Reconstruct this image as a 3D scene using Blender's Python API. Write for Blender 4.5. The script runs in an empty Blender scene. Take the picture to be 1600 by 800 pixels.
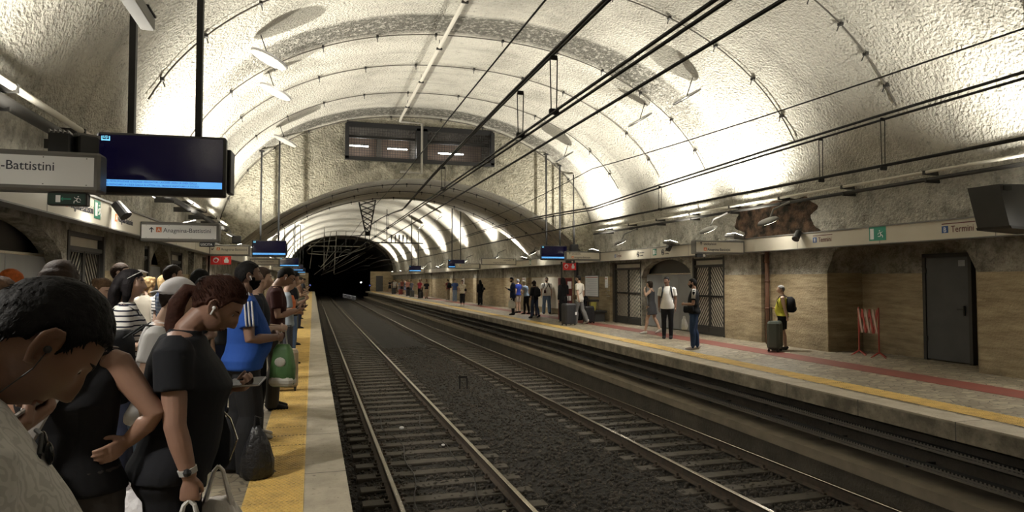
import bpy, math, random
import numpy as np
from mathutils import Vector, Matrix, Euler, noise
R = math.radians
random.seed(7); rng = np.random.default_rng(7)
SC = bpy.context.scene
COL = SC.collection
# ------------------------------------------------------------------ camera, world, exposure
cam = bpy.data.cameras.new('camera'); camo = bpy.data.objects.new('camera', cam); COL.objects.link(camo)
cam.sensor_width = 36; cam.lens = 1040/1600*36; cam.clip_start = .05; cam.clip_end = 400
camo.location = (0, 0, 1.65); camo.rotation_euler = (R(92.09), 0, R(-16.65)); SC.camera = camo
w = bpy.data.worlds.new('world'); SC.world = w; w.use_nodes = True
w.node_tree.nodes['Background'].inputs[0].default_value = (.9, .95, 1, 1)
w.node_tree.nodes['Background'].inputs[1].default_value = 0.0
SC.view_settings.view_transform = 'Standard'; SC.view_settings.look = 'None'
SC.view_settings.gamma = 1; SC.view_settings.use_curve_mapping = False
SC.view_settings.exposure = 0.14
SC.cycles.use_denoising = True; SC.cycles.max_bounces = 8; SC.cycles.diffuse_bounces = 5
SC.cycles.sample_clamp_indirect = 6
LAMP_W = 1750.0          # every uplight on the sign bands
LAMP_COL = (1.0, .955, .85)
LAMP_Y = (-1.5, 7.6, 15.3, 18.6, 24.6, 33.9, 42.2, 50.8, 59.6, 68.6, 77.4, 86.2, 95.2)
# ------------------------------------------------------------------ materials
MC = {}
def mat(name, col, rough=.7, metal=0, bump=None, var=None, emit=None, spec=.5, pat=None, alpha=None):
    if name in MC: return MC[name]
    m = bpy.data.materials.new(name); MC[name] = m; m.use_nodes = True
    nt = m.node_tree; N = nt.nodes; L = nt.links; b = N['Principled BSDF']
    b.inputs['Base Color'].default_value = (*col, 1); b.inputs['Roughness'].default_value = rough
    b.inputs['Metallic'].default_value = metal; b.inputs['Specular IOR Level'].default_value = spec
    m.diffuse_color = (*col, 1)
    tc = N.new('ShaderNodeTexCoord')
    if emit:
        b.inputs['Emission Color'].default_value = (*emit[0], 1); b.inputs['Emission Strength'].default_value = emit[1]
    src = None
    if var:                                       # (scale, colour 2, contrast)
        n = N.new('ShaderNodeTexNoise'); n.inputs['Scale'].default_value = var[0]; n.inputs['Detail'].default_value = 6
        L.new(tc.outputs['Object'], n.inputs['Vector'])
        r = N.new('ShaderNodeValToRGB'); r.color_ramp.elements[0].position = .5-var[2]; r.color_ramp.elements[1].position = .5+var[2]
        r.color_ramp.elements[0].color = (*col, 1); r.color_ramp.elements[1].color = (*var[1], 1)
        L.new(n.outputs['Fac'], r.inputs['Fac']); src = r.outputs['Color']
    if pat:
        src = pat(nt, tc, src, col)
    if src: L.new(src, b.inputs['Base Color'])
    if bump:                                      # (scale, strength, distance)
        n = N.new('ShaderNodeTexNoise'); n.inputs['Scale'].default_value = bump[0]; n.inputs['Detail'].default_value = 5
        L.new(tc.outputs['Object'], n.inputs['Vector'])
        u = N.new('ShaderNodeBump'); u.inputs['Strength'].default_value = bump[1]; u.inputs['Distance'].default_value = bump[2]
        L.new(n.outputs['Fac'], u.inputs['Height']); L.new(u.outputs['Normal'], b.inputs['Normal'])
    return m
def sep(nt, tc, mapscale=None):
    s = nt.nodes.new('ShaderNodeSeparateXYZ'); nt.links.new(tc.outputs['Object'], s.inputs[0]); return s
def mth(nt, op, a, b=None, c=None):
    n = nt.nodes.new('ShaderNodeMath'); n.operation = op
    for i, v in enumerate((a, b, c)):
        if v is None: continue
        if isinstance(v, (int, float)): n.inputs[i].default_value = v
        else: nt.links.new(v, n.inputs[i])
    return n.outputs[0]
def mixc(nt, fac, a, b, mode='MIX'):
    n = nt.nodes.new('ShaderNodeMix'); n.data_type = 'RGBA'; n.blend_type = mode
    for i, v in ((0, fac), (6, a), (7, b)):
        if isinstance(v, (int, float)): n.inputs[i].default_value = v
        elif isinstance(v, tuple): n.inputs[i].default_value = (*v, 1)
        else: nt.links.new(v, n.inputs[i])
    return n.outputs[2]
def nz(nt, tc, scale, detail=5, vec=None, rough=.55):
    n = nt.nodes.new('ShaderNodeTexNoise'); n.inputs['Scale'].default_value = scale; n.inputs['Detail'].default_value = detail
    n.inputs['Roughness'].default_value = rough
    nt.links.new(vec if vec is not None else tc.outputs['Object'], n.inputs['Vector']); return n.outputs['Fac']
def ramp(nt, f, p0, p1):
    n = nt.nodes.new('ShaderNodeMapRange'); n.inputs[1].default_value = p0; n.inputs[2].default_value = p1
    nt.links.new(f, n.inputs[0]); return n.outputs[0]
def mapv(nt, tc, sc, rot=(0, 0, 0)):
    n = nt.nodes.new('ShaderNodeMapping'); n.inputs['Scale'].default_value = sc; n.inputs['Rotation'].default_value = rot
    nt.links.new(tc.outputs['Object'], n.inputs['Vector']); return n.outputs[0]
def near_band(nt, y, c, wd, soft):               # 1 inside |y-c|<wd
    d = mth(nt, 'ABSOLUTE', mth(nt, 'SUBTRACT', y, c)); return ramp(nt, d, wd+soft, wd)
def pat_plaster(nt, tc, src, col):
    s = sep(nt, tc); y = s.outputs[1]; z = s.outputs[2]
    big = ramp(nt, nz(nt, tc, .5, 8, rough=.7), .46, .72)
    c = mixc(nt, mth(nt, 'MULTIPLY', big, .55), col, (.20, .185, .15))
    sp = ramp(nt, nz(nt, tc, 9, 6, rough=.75), .56, .70)
    c = mixc(nt, mth(nt, 'MULTIPLY', sp, .62), c, (.09, .085, .07))
    st = ramp(nt, nz(nt, tc, 1, 6, mapv(nt, tc, (.35, 2.2, .35))), .52, .75)      # streaks that run round the ring
    c = mixc(nt, mth(nt, 'MULTIPLY', st, .35), c, (.16, .15, .125))
    wob = mth(nt, 'ADD', y, mth(nt, 'MULTIPLY', nz(nt, tc, 1.2, 4), .3))
    for yc, wd in ((16.8, .5), (25.95, .5), (8.1, .4)):                          # soot in the construction joints
        k = mth(nt, 'MULTIPLY', near_band(nt, wob, yc, wd, .25), ramp(nt, z, 4.6, 7.4))
        k = mth(nt, 'MULTIPLY', k, ramp(nt, nz(nt, tc, 9, 6, rough=.7), .28, .5))
        c = mixc(nt, mth(nt, 'MULTIPLY', k, .85), c, (.07, .066, .055))
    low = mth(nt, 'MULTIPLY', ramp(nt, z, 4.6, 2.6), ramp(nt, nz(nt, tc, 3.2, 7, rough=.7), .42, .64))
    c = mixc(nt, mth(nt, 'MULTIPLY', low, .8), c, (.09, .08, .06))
    return c
def pat_bulk(nt, tc, src, col):
    s = sep(nt, tc); c = pat_plaster(nt, tc, src, col)
    dx = mth(nt, 'ABSOLUTE', mth(nt, 'SUBTRACT', s.outputs[0], 4.2)); dz = mth(nt, 'ABSOLUTE', mth(nt, 'SUBTRACT', s.outputs[2], 6.75))
    k = mth(nt, 'MULTIPLY', ramp(nt, dx, 5.0, 2.8), ramp(nt, dz, 1.5, .5))
    k = mth(nt, 'MULTIPLY', k, ramp(nt, nz(nt, tc, 1.7, 7, rough=.7), .36, .6))
    c = mixc(nt, mth(nt, 'MULTIPLY', k, .85), c, (.05, .047, .038))
    sp = ramp(nt, nz(nt, tc, 5, 6, rough=.8), .5, .62)
    return mixc(nt, mth(nt, 'MULTIPLY', sp, .55), c, (.10, .095, .065))
def pat_tuff(nt, tc, src, col):
    n = nz(nt, tc, 1, 8, mapv(nt, tc, (1.2, 1.2, 9)), .7)
    c = mixc(nt, ramp(nt, n, .35, .68), col, (.20, .15, .085))
    n2 = ramp(nt, nz(nt, tc, 1, 8, mapv(nt, tc, (4, 4, 26)), .8), .58, .68)
    c = mixc(nt, mth(nt, 'MULTIPLY', n2, .7), c, (.12, .08, .04))
    s = sep(nt, tc)
    low = mth(nt, 'MULTIPLY', ramp(nt, s.outputs[2], .75, .1), ramp(nt, nz(nt, tc, 2.5, 6), .35, .6))
    return mixc(nt, mth(nt, 'MULTIPLY', low, .6), c, (.15, .115, .07))
def pat_paver(nt, tc, src, col):
    v = nt.nodes.new('ShaderNodeTexVoronoi'); v.feature = 'F1'; v.inputs['Scale'].default_value = 1; v.inputs['Randomness'].default_value = .75
    mv = mapv(nt, tc, (5.2, 9.5, 1), (0, 0, .12)); nt.links.new(mv, v.inputs['Vector'])
    s = nt.nodes.new('ShaderNodeSeparateColor'); nt.links.new(v.outputs['Color'], s.inputs[0])
    c = mixc(nt, s.outputs[0], col, (.20, .165, .115))
    c = mixc(nt, ramp(nt, s.outputs[1], .7, .75), c, (.36, .31, .22))
    e = nt.nodes.new('ShaderNodeTexVoronoi'); e.feature = 'DISTANCE_TO_EDGE'; e.inputs['Scale'].default_value = 1; e.inputs['Randomness'].default_value = .75
    nt.links.new(mv, e.inputs['Vector'])
    c = mixc(nt, ramp(nt, e.outputs['Distance'], .045, .02), c, (.075, .06, .045))
    return mixc(nt, mth(nt, 'MULTIPLY', ramp(nt, nz(nt, tc, 1.1, 6), .4, .75), .4), c, (.12, .1, .07))
def pat_coping(nt, tc, src, col):
    c = mixc(nt, ramp(nt, nz(nt, tc, 3, 8, rough=.7), .4, .7), col, (.30, .26, .195))
    c = mixc(nt, mth(nt, 'MULTIPLY', ramp(nt, nz(nt, tc, 22, 4), .62, .7), .7), c, (.13, .11, .085))
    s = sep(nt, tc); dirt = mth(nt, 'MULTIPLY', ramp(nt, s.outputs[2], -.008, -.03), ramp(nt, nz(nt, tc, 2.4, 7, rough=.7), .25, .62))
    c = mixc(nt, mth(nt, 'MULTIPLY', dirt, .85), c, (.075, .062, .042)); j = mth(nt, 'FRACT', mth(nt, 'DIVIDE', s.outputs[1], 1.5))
    return mixc(nt, mth(nt, 'LESS_THAN', j, .01), c, (.09, .08, .065))
def pat_tactile(nt, tc, src, col):
    c = mixc(nt, ramp(nt, nz(nt, tc, 5, 8, rough=.7), .45, .75), col, (.36, .24, .08))
    s = sep(nt, tc); j = mth(nt, 'FRACT', mth(nt, 'DIVIDE', s.outputs[1], .44))
    return mixc(nt, mth(nt, 'LESS_THAN', j, .02), c, (.13, .09, .03))
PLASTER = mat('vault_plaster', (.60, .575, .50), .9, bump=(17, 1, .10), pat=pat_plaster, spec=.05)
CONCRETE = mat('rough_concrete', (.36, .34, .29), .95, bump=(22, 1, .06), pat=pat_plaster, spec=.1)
BULK = mat('bulkhead_plaster', (.46, .43, .34), .95, bump=(14, 1, .1), pat=pat_bulk, spec=.05)
TUFF = mat('brown_travertine', (.43, .35, .22), .75, bump=(24, .8, .02), pat=pat_tuff)
PAVER = mat('crazy_paving', (.27, .235, .175), .55, bump=(18, .25, .006), pat=pat_paver)
COPING = mat('stone_coping', (.44, .39, .30), .7, bump=(40, .4, .006), pat=pat_coping)
YELLOW = mat('yellow_tactile', (.66, .45, .13), .6, bump=(60, .2, .003), pat=pat_tactile)
REDST = mat('red_strip', (.20, .045, .03), .6, var=(6, (.15, .048, .035), .2))
DARKC = mat('dark_concrete', (.055, .047, .036), .9, bump=(20, .8, .03), var=(2, (.09, .077, .058), .2))  # dark concrete with random mottling
DARK = mat('tunnel_black', (.012, .012, .012), .9)
BALLAST = mat('ballast_ground', (.030, .025, .020), .9, bump=(26, 1, .06), var=(9, (.02, .018, .016), .2))
STONE = mat('ballast_stone', (.042, .036, .029), .8, var=(3, (.072, .060, .048), .15))
STEEL = mat('worn_steel', (.72, .66, .57), .24, metal=1, bump=(30, .1, .002))
RUSTY = mat('rusty_steel', (.085, .06, .042), .8, var=(12, (.05, .04, .03), .2), bump=(40, .4, .004))
SLEEPER = mat('sleeper_concrete', (.085, .073, .056), .8, var=(4, (.055, .047, .038), .2), bump=(30, .5, .006))
CREAM = mat('cream_enamel', (.66, .62, .53), .4, var=(1.2, (.55, .51, .42), .25))
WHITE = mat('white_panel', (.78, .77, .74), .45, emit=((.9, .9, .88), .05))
GREYM = mat('grey_metal', (.17, .165, .155), .45, metal=.4)
DGREY = mat('dark_grey_paint', (.045, .046, .048), .5, var=(3, (.06, .06, .06), .2))
BLACK = mat('black_plastic', (.012, .012, .013), .45)
WIRE = mat('black_wire', (.008, .008, .008), .6)
IRON = mat('dark_iron', (.035, .033, .03), .6, metal=.3)
SHEET = mat('zinc_sheet', (.32, .33, .335), .42, metal=.6, var=(1.5, (.24, .25, .26), .25))
RUSTPIPE = mat('rust_red_pipe', (.19, .085, .045), .7, var=(4, (.11, .06, .04), .2))
CABLEW = mat('conduit_grey', (.26, .245, .21), .6)
CABLED = mat('conduit_brown', (.10, .09, .075), .7)
PIPEW = mat('pipe_cream', (.58, .55, .47), .55)
SCREEN = mat('screen_navy', (.004, .003, .014), .12, emit=((.010, .007, .04), .2))
TICKER = mat('ticker_blue', (.1, .3, .6), .3, emit=((.12, .42, .9), .9))
TICKTXT = mat('ticker_letters', (.02, .08, .2), .4, emit=((.01, .07, .25), .5))
CYAN = mat('logo_cyan', (.1, .5, .7), .4, emit=((.25, .75, 1), .9))
INK = mat('sign_ink', (.03, .03, .045), .5)
MAROON = mat('maroon_ink', (.13, .03, .035), .5)
ORANGE = mat('line_orange', (.75, .20, .06), .5)
BLUESQ = mat('line_blue', (.03, .09, .28), .5)
GREENS = mat('exit_green', (.02, .19, .12), .5, emit=((.02, .2, .12), .12))
GREEND = mat('exit_green_dark', (.008, .04, .03), .5)
REDSIGN = mat('red_sign', (.62, .035, .03), .45, emit=((.6, .03, .03), .1))
LAMPG = mat('lamp_glow', (1, 1, .95), .4, emit=((1, .95, .82), 14))
TUBE = mat('tube_glow', (1, 1, 1), .4, emit=((1, .97, .9), 26))
# ------------------------------------------------------------------ mesh helpers
class MB:
    def __init__(s): s.v = []; s.f = []; s.m = []; s.mats = []; s.cur = 0
    def use(s, m):
        if m not in s.mats: s.mats.append(m)
        s.cur = s.mats.index(m); return s
    def add(s, vs, fs):
        o = len(s.v); s.v += [tuple(p) for p in vs]; s.f += [tuple(i+o for i in f) for f in fs]; s.m += [s.cur]*len(fs); return s
    def box(s, x0, x1, y0, y1, z0, z1, M=None, bev=0):
        x0, x1 = min(x0, x1), max(x0, x1); y0, y1 = min(y0, y1), max(y0, y1); z0, z1 = min(z0, z1), max(z0, z1)
        if not bev:
            vs = [(x, y, z) for x in (x0, x1) for y in (y0, y1) for z in (z0, z1)]
            fs = [(0, 1, 3, 2), (4, 6, 7, 5), (0, 4, 5, 1), (2, 3, 7, 6), (0, 2, 6, 4), (1, 5, 7, 3)]
        else:
            b = min(bev, (x1-x0)*.45, (y1-y0)*.45, (z1-z0)*.45); vs = []; fs = []
            def rr(z, i): return [(x0+b+i, y0+i, z), (x1-b-i, y0+i, z), (x1-i, y0+b+i, z), (x1-i, y1-b-i, z), (x1-b-i, y1-i, z), (x0+b+i, y1-i, z), (x0+i, y1-b-i, z), (x0+i, y0+b+i, z)]
            h = b*.5
            for z, i in ((z0, h), (z0+b, 0), (z1-b, 0), (z1, h)): vs += rr(z, i)
            for k in range(3):
                for i in range(8): fs.append((k*8+i, k*8+(i+1) % 8, k*8+8+(i+1) % 8, k*8+8+i))
            fs += [tuple(range(7, -1, -1)), tuple(range(24, 32))]
        if M is not None: vs = [M @ Vector(p) for p in vs]
        return s.add(vs, fs)
    def tube(s, pts, rad, seg=8, caps=True, up=None, flat=1.0):
        """rings along a polyline; rad a number or one (number or (rx, ry)) per point"""
        P = [Vector(p) for p in pts]; n = len(P)
        rs = [rad]*n if not isinstance(rad, (list,)) else rad
        ref = Vector(up) if up else None; vs = []; fs = []
        for i in range(n):
            t = (P[min(i+1, n-1)]-P[max(i-1, 0)])
            t = t.normalized() if t.length > 1e-9 else Vector((0, 0, 1))
            if ref is None: ref = Vector((0, 0, 1)) if abs(t.z) < .9 else Vector((0, 1, 0))
            a = (ref-t*ref.dot(t))
            a = a.normalized() if a.length > 1e-6 else t.orthogonal().normalized()
            b = t.cross(a)
            if not up: ref = a
            rx, ry = rs[i] if isinstance(rs[i], tuple) else (rs[i], rs[i]*flat)
            for k in range(seg):
                q = 2*math.pi*k/seg; vs.append(P[i]+a*(math.cos(q)*rx)+b*(math.sin(q)*ry))
        for i in range(n-1):
            for k in range(seg): fs.append((i*seg+k, i*seg+(k+1) % seg, (i+1)*seg+(k+1) % seg, (i+1)*seg+k))
        if caps: fs += [tuple(range(seg-1, -1, -1)), tuple((n-1)*seg+k for k in range(seg))]
        return s.add(vs, fs)
    def rings(s, rs, seg=20, power=2.0, M=None, caps=True):
        """stack of ellipses (cx, cy, z, rx, ry)"""
        vs = []; fs = []; n = len(rs)
        for cx, cy, z, rx, ry in rs:
            for k in range(seg):
                q = 2*math.pi*k/seg; c, d = math.cos(q), math.sin(q)
                vs.append(Vector((cx+rx*math.copysign(abs(c)**(2/power), c), cy+ry*math.copysign(abs(d)**(2/power), d), z)))
        for i in range(n-1):
            for k in range(seg): fs.append((i*seg+k, i*seg+(k+1) % seg, (i+1)*seg+(k+1) % seg, (i+1)*seg+k))
        if caps: fs += [tuple(range(seg-1, -1, -1)), tuple((n-1)*seg+k for k in range(seg))]
        if M is not None: vs = [M @ p for p in vs]
        return s.add(vs, fs)
    def ball(s, c, r, seg=12, M=None):
        rx, ry, rz = r if isinstance(r, tuple) else (r, r, r); vs = []; fs = []; n = max(4, seg//2)
        for i in range(n+1):
            a = math.pi*i/n
            for k in range(seg):
                q = 2*math.pi*k/seg; vs.append(Vector((c[0]+rx*math.sin(a)*math.cos(q), c[1]+ry*math.sin(a)*math.sin(q), c[2]-rz*math.cos(a))))
        for i in range(n):
            for k in range(seg): fs.append((i*seg+k, i*seg+(k+1) % seg, (i+1)*seg+(k+1) % seg, (i+1)*seg+k))
        if M is not None: vs = [M @ p for p in vs]
        return s.add(vs, fs)
    def prism(s, poly, axis, a0, a1, M=None):
        """extrude a 2-D outline along an axis: 'x' (y,z), 'y' (x,z) or 'z' (x,y)"""
        def put(p, a): return {'x': (a, p[0], p[1]), 'y': (p[0], a, p[1]), 'z': (p[0], p[1], a)}[axis]
        n = len(poly); vs = [put(p, a0) for p in poly]+[put(p, a1) for p in poly]
        fs = [tuple(range(n)), tuple(range(2*n-1, n-1, -1))]+[(i, n+i, n+(i+1) % n, (i+1) % n) for i in range(n)]
        if M is not None: vs = [M @ Vector(p) for p in vs]
        return s.add(vs, fs)
    def mesh(s, name, smooth=False):
        me = bpy.data.meshes.new(name); me.from_pydata(s.v, [], s.f)
        for m in s.mats: me.materials.append(m)
        if s.mats: me.polygons.foreach_set('material_index', s.m)
        if smooth: me.polygons.foreach_set('use_smooth', [True]*len(s.f))
        me.validate(); me.update(); return me
    def build(s, name, parent=None, m=None, smooth=False, label=None):
        if m is not None and not s.mats: s.mats = [m]
        o = bpy.data.objects.new(name, s.mesh(name, smooth)); COL.objects.link(o)
        if parent is not None: o.parent = parent
        if label: o['label'] = label
        return o
def tag(o, label, cat, group=None, kind=None):
    o['label'] = label; o['category'] = cat
    if group: o['group'] = group
    if kind: o['kind'] = kind
    return o
def thing(name, label, cat, loc=(0, 0, 0), rz=0, group=None):
    o = bpy.data.objects.new(name, None); COL.objects.link(o); o.location = loc; o.rotation_euler.z = rz
    o.empty_display_size = .1
    return tag(o, label, cat, group)
def struct(o, label=None, cat=None):
    o['kind'] = 'structure'
    if label: o['label'] = label
    if cat: o['category'] = cat
    return o
def copy_tree(o, parent=None):
    c = o.copy(); COL.objects.link(c)
    if parent is not None: c.parent = parent; c.matrix_parent_inverse = o.matrix_parent_inverse
    for ch in list(o.children): copy_tree(ch, c)
    return c
TS = bpy.data.scenes.new('workbench'); TL = TS.collection
def tdg():
    with bpy.context.temp_override(scene=TS, view_layer=TS.view_layers[0]):
        d = bpy.context.evaluated_depsgraph_get(); d.update(); return d
def text(s, parent, loc, size, m, rot=(R(90), 0, 0), name='lettering', align='LEFT', ext=.0015, sx=1):
    cu = bpy.data.curves.new(name, 'FONT'); cu.body = s; cu.size = size; cu.extrude = ext; cu.align_x = align
    cu.resolution_u = 3; cu.materials.append(m)
    tmp = bpy.data.objects.new(name, cu); TL.objects.link(tmp)
    me = bpy.data.meshes.new_from_object(tmp.evaluated_get(tdg())); bpy.data.objects.remove(tmp); me.materials.clear(); me.materials.append(m)
    o = bpy.data.objects.new(name, me); COL.objects.link(o); o.location = loc; o.rotation_euler = rot; o.scale.x = sx
    if parent is not None: o.parent = parent
    return o
# ------------------------------------------------------------------ the station's outline
CX, ZS, VA, VB, VN = 4.15, 2.70, 7.6, 5.55, 2.2
YN0, YN1, YF0, YF1 = -12.0, 26.7, 33.8, 103.0
XL, XR = -3.1, 11.4
def vault_pt(t, grow=0.0):
    c, s = math.cos(t), math.sin(t)
    return CX+(VA+grow)*math.copysign(abs(c)**(2/VN), c), ZS+(VB+grow)*abs(s)**(2/VN)
def vault_z(x):
    k = min(1, abs(x-CX)/VA); return ZS+VB*(1-k**VN)**(1/VN)
def low_z(x): return 1.65+4.1-(9.9-math.sqrt(9.9**2-(x-CX)**2))
def redge(y): return 7.65-.5*max(0., min(1.6, (20-y)/15))
def vault_mesh(name, ys, grow, amp, label):
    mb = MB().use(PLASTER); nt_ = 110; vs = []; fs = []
    ts = [math.pi*i/nt_ for i in range(nt_+1)]
    for y in ys:
        for t in ts:
            g = grow(y)+amp*noise.noise(Vector((math.cos(t)*14, y*1.6, math.sin(t)*14)))
            x, z = vault_pt(t, g); vs.append((x, y, z))
    for i in range(len(ys)-1):
        for k in range(nt_): a = i*(nt_+1)+k; fs.append((a, a+1, a+nt_+2, a+nt_+1))
    mb.add(vs, fs); return struct(mb.build(name, smooth=True), label, 'ceiling')
def groove(y):
    g = 0
    for c in (8.3, 16.6, 25.7): g += .05*math.exp(-((y-c)/.35)**2)
    return g
ys = list(np.arange(YN0, YN1+.01, .215))
vault_mesh('ceiling', ys, groove, .02, 'high plastered vault over the near tracks')
def ribs(y):
    k = (y-33.8) % 8.85
    return -.16 if k < 2.6 else 0.0
ys = sorted(set([round(a, 3) for a in np.arange(YF0, YF1+.01, .43)]))
vault_mesh('ceiling.001', ys, ribs, .015, 'far ribbed vault beyond the low arch')
# low barrel between, with the window over it
mb = MB().use(PLASTER); n = 72
xs = [XL-.35+(XR-XL+.7)*i/n for i in range(n+1)]
vs = []; fs = []
yl = np.linspace(YN1, YF0, 16)
for y in yl:
    for x in xs: vs.append((x, y, low_z(x)+.012*noise.noise(Vector((x*2, y*2, 3)))))
for i in range(15):
    for k in range(n): a = i*(n+1)+k; fs.append((a, a+1, a+n+2, a+n+1))
mb.add(vs, fs); struct(mb.build('ceiling.002', smooth=True), 'low plain barrel arch under the window', 'ceiling')
WX0, WX1, WZ0, WZ1 = 1.2, 7.15, 6.47, 7.78
mb = MB().use(BULK)
def strip(y, x0, x1, lo, hi, flip=False, m=14):
    k = max(2, int((x1-x0)/.25)); g = [x0+(x1-x0)*i/k for i in range(k+1)]; vs = []; fs = []
    for x in g:
        a, b = lo(x), max(hi(x), lo(x)+.001)
        for j in range(m+1): vs.append((x, y, a+(b-a)*j/m))
    for i in range(k):
        for j in range(m):
            q = i*(m+1)+j; f = (q, q+m+1, q+m+2, q+1); fs.append(f if not flip else f[::-1])
    mb.add(vs, fs)
wtop = lambda x: min(WZ1, vault_z(x)-.12)
strip(YN1, XL-.6, WX0, low_z, lambda x: vault_z(x)+.06); strip(YN1, WX1, XR+.5, low_z, lambda x: vault_z(x)+.06)
strip(YN1, WX0, WX1, low_z, lambda x: WZ0); strip(YN1, WX0, WX1, wtop, lambda x: vault_z(x)+.06)
strip(YF0, XL-.6, XR+.5, low_z, lambda x: vault_z(x)+.06, True)
struct(mb.build('wall_far'), 'bulkhead wall above the low arch', 'wall')
# ------------------------------------------------------------------ lit control room behind the bulkhead window
mb = MB().use(mat('room_tiles', (.20, .14, .10), .6, var=(3, (.13, .09, .065), .2)))
mb.box(WX0-.1, WX1+.1, YN1+2.2, YN1+2.25, WZ0-.2, WZ1+.1)
mb.use(DARKC).box(WX0-.1, WX1+.1, YN1+.02, YN1+2.2, WZ1+.02, WZ1+.06).box(WX0-.1, WX1+.1, YN1+.02, YN1+2.2, WZ0-.1, WZ0-.04)
mb.box(WX0-.14, WX0-.05, YN1+.02, YN1+2.2, WZ0-.1, WZ1+.06).box(WX1+.05, WX1+.14, YN1+.02, YN1+2.2, WZ0-.1, WZ1+.06)
mb.box(2.55, 2.75, YN1+1.9, YN1+2.2, WZ0, WZ1).box(3.95, 4.2, YN1+.3, YN1+2.2, WZ0, WZ1)
struct(mb.build('wall_service'), 'tiled service room behind the bulkhead window', 'wall')
t = thing('window', 'wide dark grilled window high on the bulkhead wall', 'window', (0, YN1, 0)); t['kind'] = 'structure'; t.name = 'window_1'
mb = MB().use(BLACK)
mb.box(WX0-.05, WX0+.1, -.1, .12, WZ0-.05, wtop(WX0)+.02).box(WX1-.1, WX1+.05, -.1, .12, WZ0-.05, wtop(WX1)+.02)
mb.box(WX0-.05, WX1+.05, -.1, .12, WZ0-.1, WZ0+.05).box(3.95, 4.4, -.06, .12, WZ0, WZ1)
for a, b in zip(np.linspace(WX0, WX1, 15)[:-1], np.linspace(WX0, WX1, 15)[1:]):
    mb.add([(a, -.06, wtop(a)-.1), (b, -.06, wtop(b)-.1), (b, -.06, wtop(b)+.1), (a, -.06, wtop(a)+.1)], [(0, 1, 2, 3)])
mb.build('window_frame', t)
mb = MB().use(IRON)
for x in np.arange(WX0+.1, WX1, .1): mb.box(x-.006, x+.006, -.02, -.008, WZ0, wtop(x))
for z in np.arange(WZ0+.1, WZ1, .1):
    ok = [x for x in np.linspace(WX0, WX1, 60) if wtop(x) > z]; mb.box(ok[0], ok[-1], -.022, -.01, z-.006, z+.006)
mb.build('grille', t)
mb = MB().use(IRON); mb.box(WX0, 3.95, .4, .5, 7.35, 7.45).box(4.4, WX1, .4, .5, 7.3, 7.42); mb.build('crossbar', t)
for i, (x, z, l) in enumerate(((1.75, 7.1, .78), (3.3, 7.05, .85), (5.55, 6.98, 1.1))):
    lm = thing('tube_lamp', ['short glowing tube lamp at the left end of the bulkhead window', 'glowing tube lamp in the middle of the bulkhead window', 'glowing tube lamp in the right pane of the bulkhead window'][i], 'lamp', (x, YN1+.9, z))
    MB().use(GREYM).box(-l/2, l/2, -.04, .04, .05, .1, bev=.01).build('housing', lm)
    pl_ = bpy.data.lights.new('tube_light', 'POINT'); pl_.energy = 16; pl_.shadow_soft_size = .2; po_ = bpy.data.objects.new('tube_light', pl_); COL.objects.link(po_); po_.parent = lm; po_.location = (0, .1, -.12); pl_.energy = 20
    MB().use(TUBE).tube([(-l/2+.02, 0, .02), (l/2-.02, 0, .02)], .025, 10).build('tube', lm)
# ------------------------------------------------------------------ platforms, track bed, tunnel
mb = MB().use(PAVER); mb.box(XL-.4, -.05, YN0, YF1, -.25, 0)
struct(mb.build('floor'), 'crazy paved left platform', 'floor')
mb = MB().use(COPING); mb.box(-.05, .29, YN0, YF1, -.24, .0); mb.use(DARKC).box(-.5, .16, YN0, YF1, -1.5, -.24)
struct(mb.build('trim_1'), 'stone coping along the left platform edge', 'platform edge')
def tactile(name, label, f0, f1, y0, y1, near):
    mb = MB().use(YELLOW); ys_ = np.linspace(y0, y1, 40); vs = []; fs = []
    for y in ys_: vs += [(f0(y), y, .006), (f1(y), y, .006)]
    for i in range(39): fs.append((2*i, 2*i+1, 2*i+3, 2*i+2))
    mb.add(vs, fs); bv = []; bf = []
    y = max(near[0], y0)
    while y < near[1]:                          # the raised studs, staggered rows
        row = int(round(y/.037)); x = f0(y)+.02+(.018 if row % 2 else 0)
        while x < f1(y)-.012:
            o = len(bv); r = .0135
            for q in range(6):
                a = q*math.pi/3; bv.append((x+r*math.cos(a), y+r*math.sin(a), .006))
            for q in range(6):
                a = q*math.pi/3; bv.append((x+r*.55*math.cos(a), y+r*.55*math.sin(a), .0125))
            bf += [(o+q, o+(q+1) % 6, o+6+(q+1) % 6, o+6+q) for q in range(6)]+[tuple(o+6+q for q in range(6))]
            x += .037
        y += .037
    mb.add(bv, bf); return struct(mb.build(name), label, 'tactile strip')
tactile('trim_2', 'studded yellow tactile strip on the left platform', lambda y: -.48, lambda y: -.05, YN0, YF1, (4.2, 20))
tactile('trim_3', 'studded yellow tactile strip on the right platform', lambda y: redge(y)+.5, lambda y: redge(y)+.95, -3, YF1, (4, 17))
def rstrip(name, mtl, f0, f1, z0, z1, label, cat, y0=-4, y1=YF1, n=60):
    mb = MB().use(mtl); vs = []; fs = []
    g = np.linspace(y0, y1, n)
    for y in g: vs += [(f0(y), y, z0), (f1(y), y, z0), (f1(y), y, z1), (f0(y), y, z1)]
    for i in range(n-1):
        for k in range(4): fs.append((4*i+k, 4*i+(k+1) % 4, 4*i+4+(k+1) % 4, 4*i+4+k))
    fs += [(3, 2, 1, 0), tuple(4*(n-1)+k for k in range(4))]
    mb.add(vs, fs); return struct(mb.build(name), label, cat)
rstrip('floor.001', PAVER, lambda y: redge(y)+.4, lambda y: XR+1.6, -.25, 0, 'crazy paved right platform', 'floor')
rstrip('trim_4', COPING, redge, lambda y: redge(y)+.42, -.22, .0015, 'stone coping along the right platform edge', 'platform edge')
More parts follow.
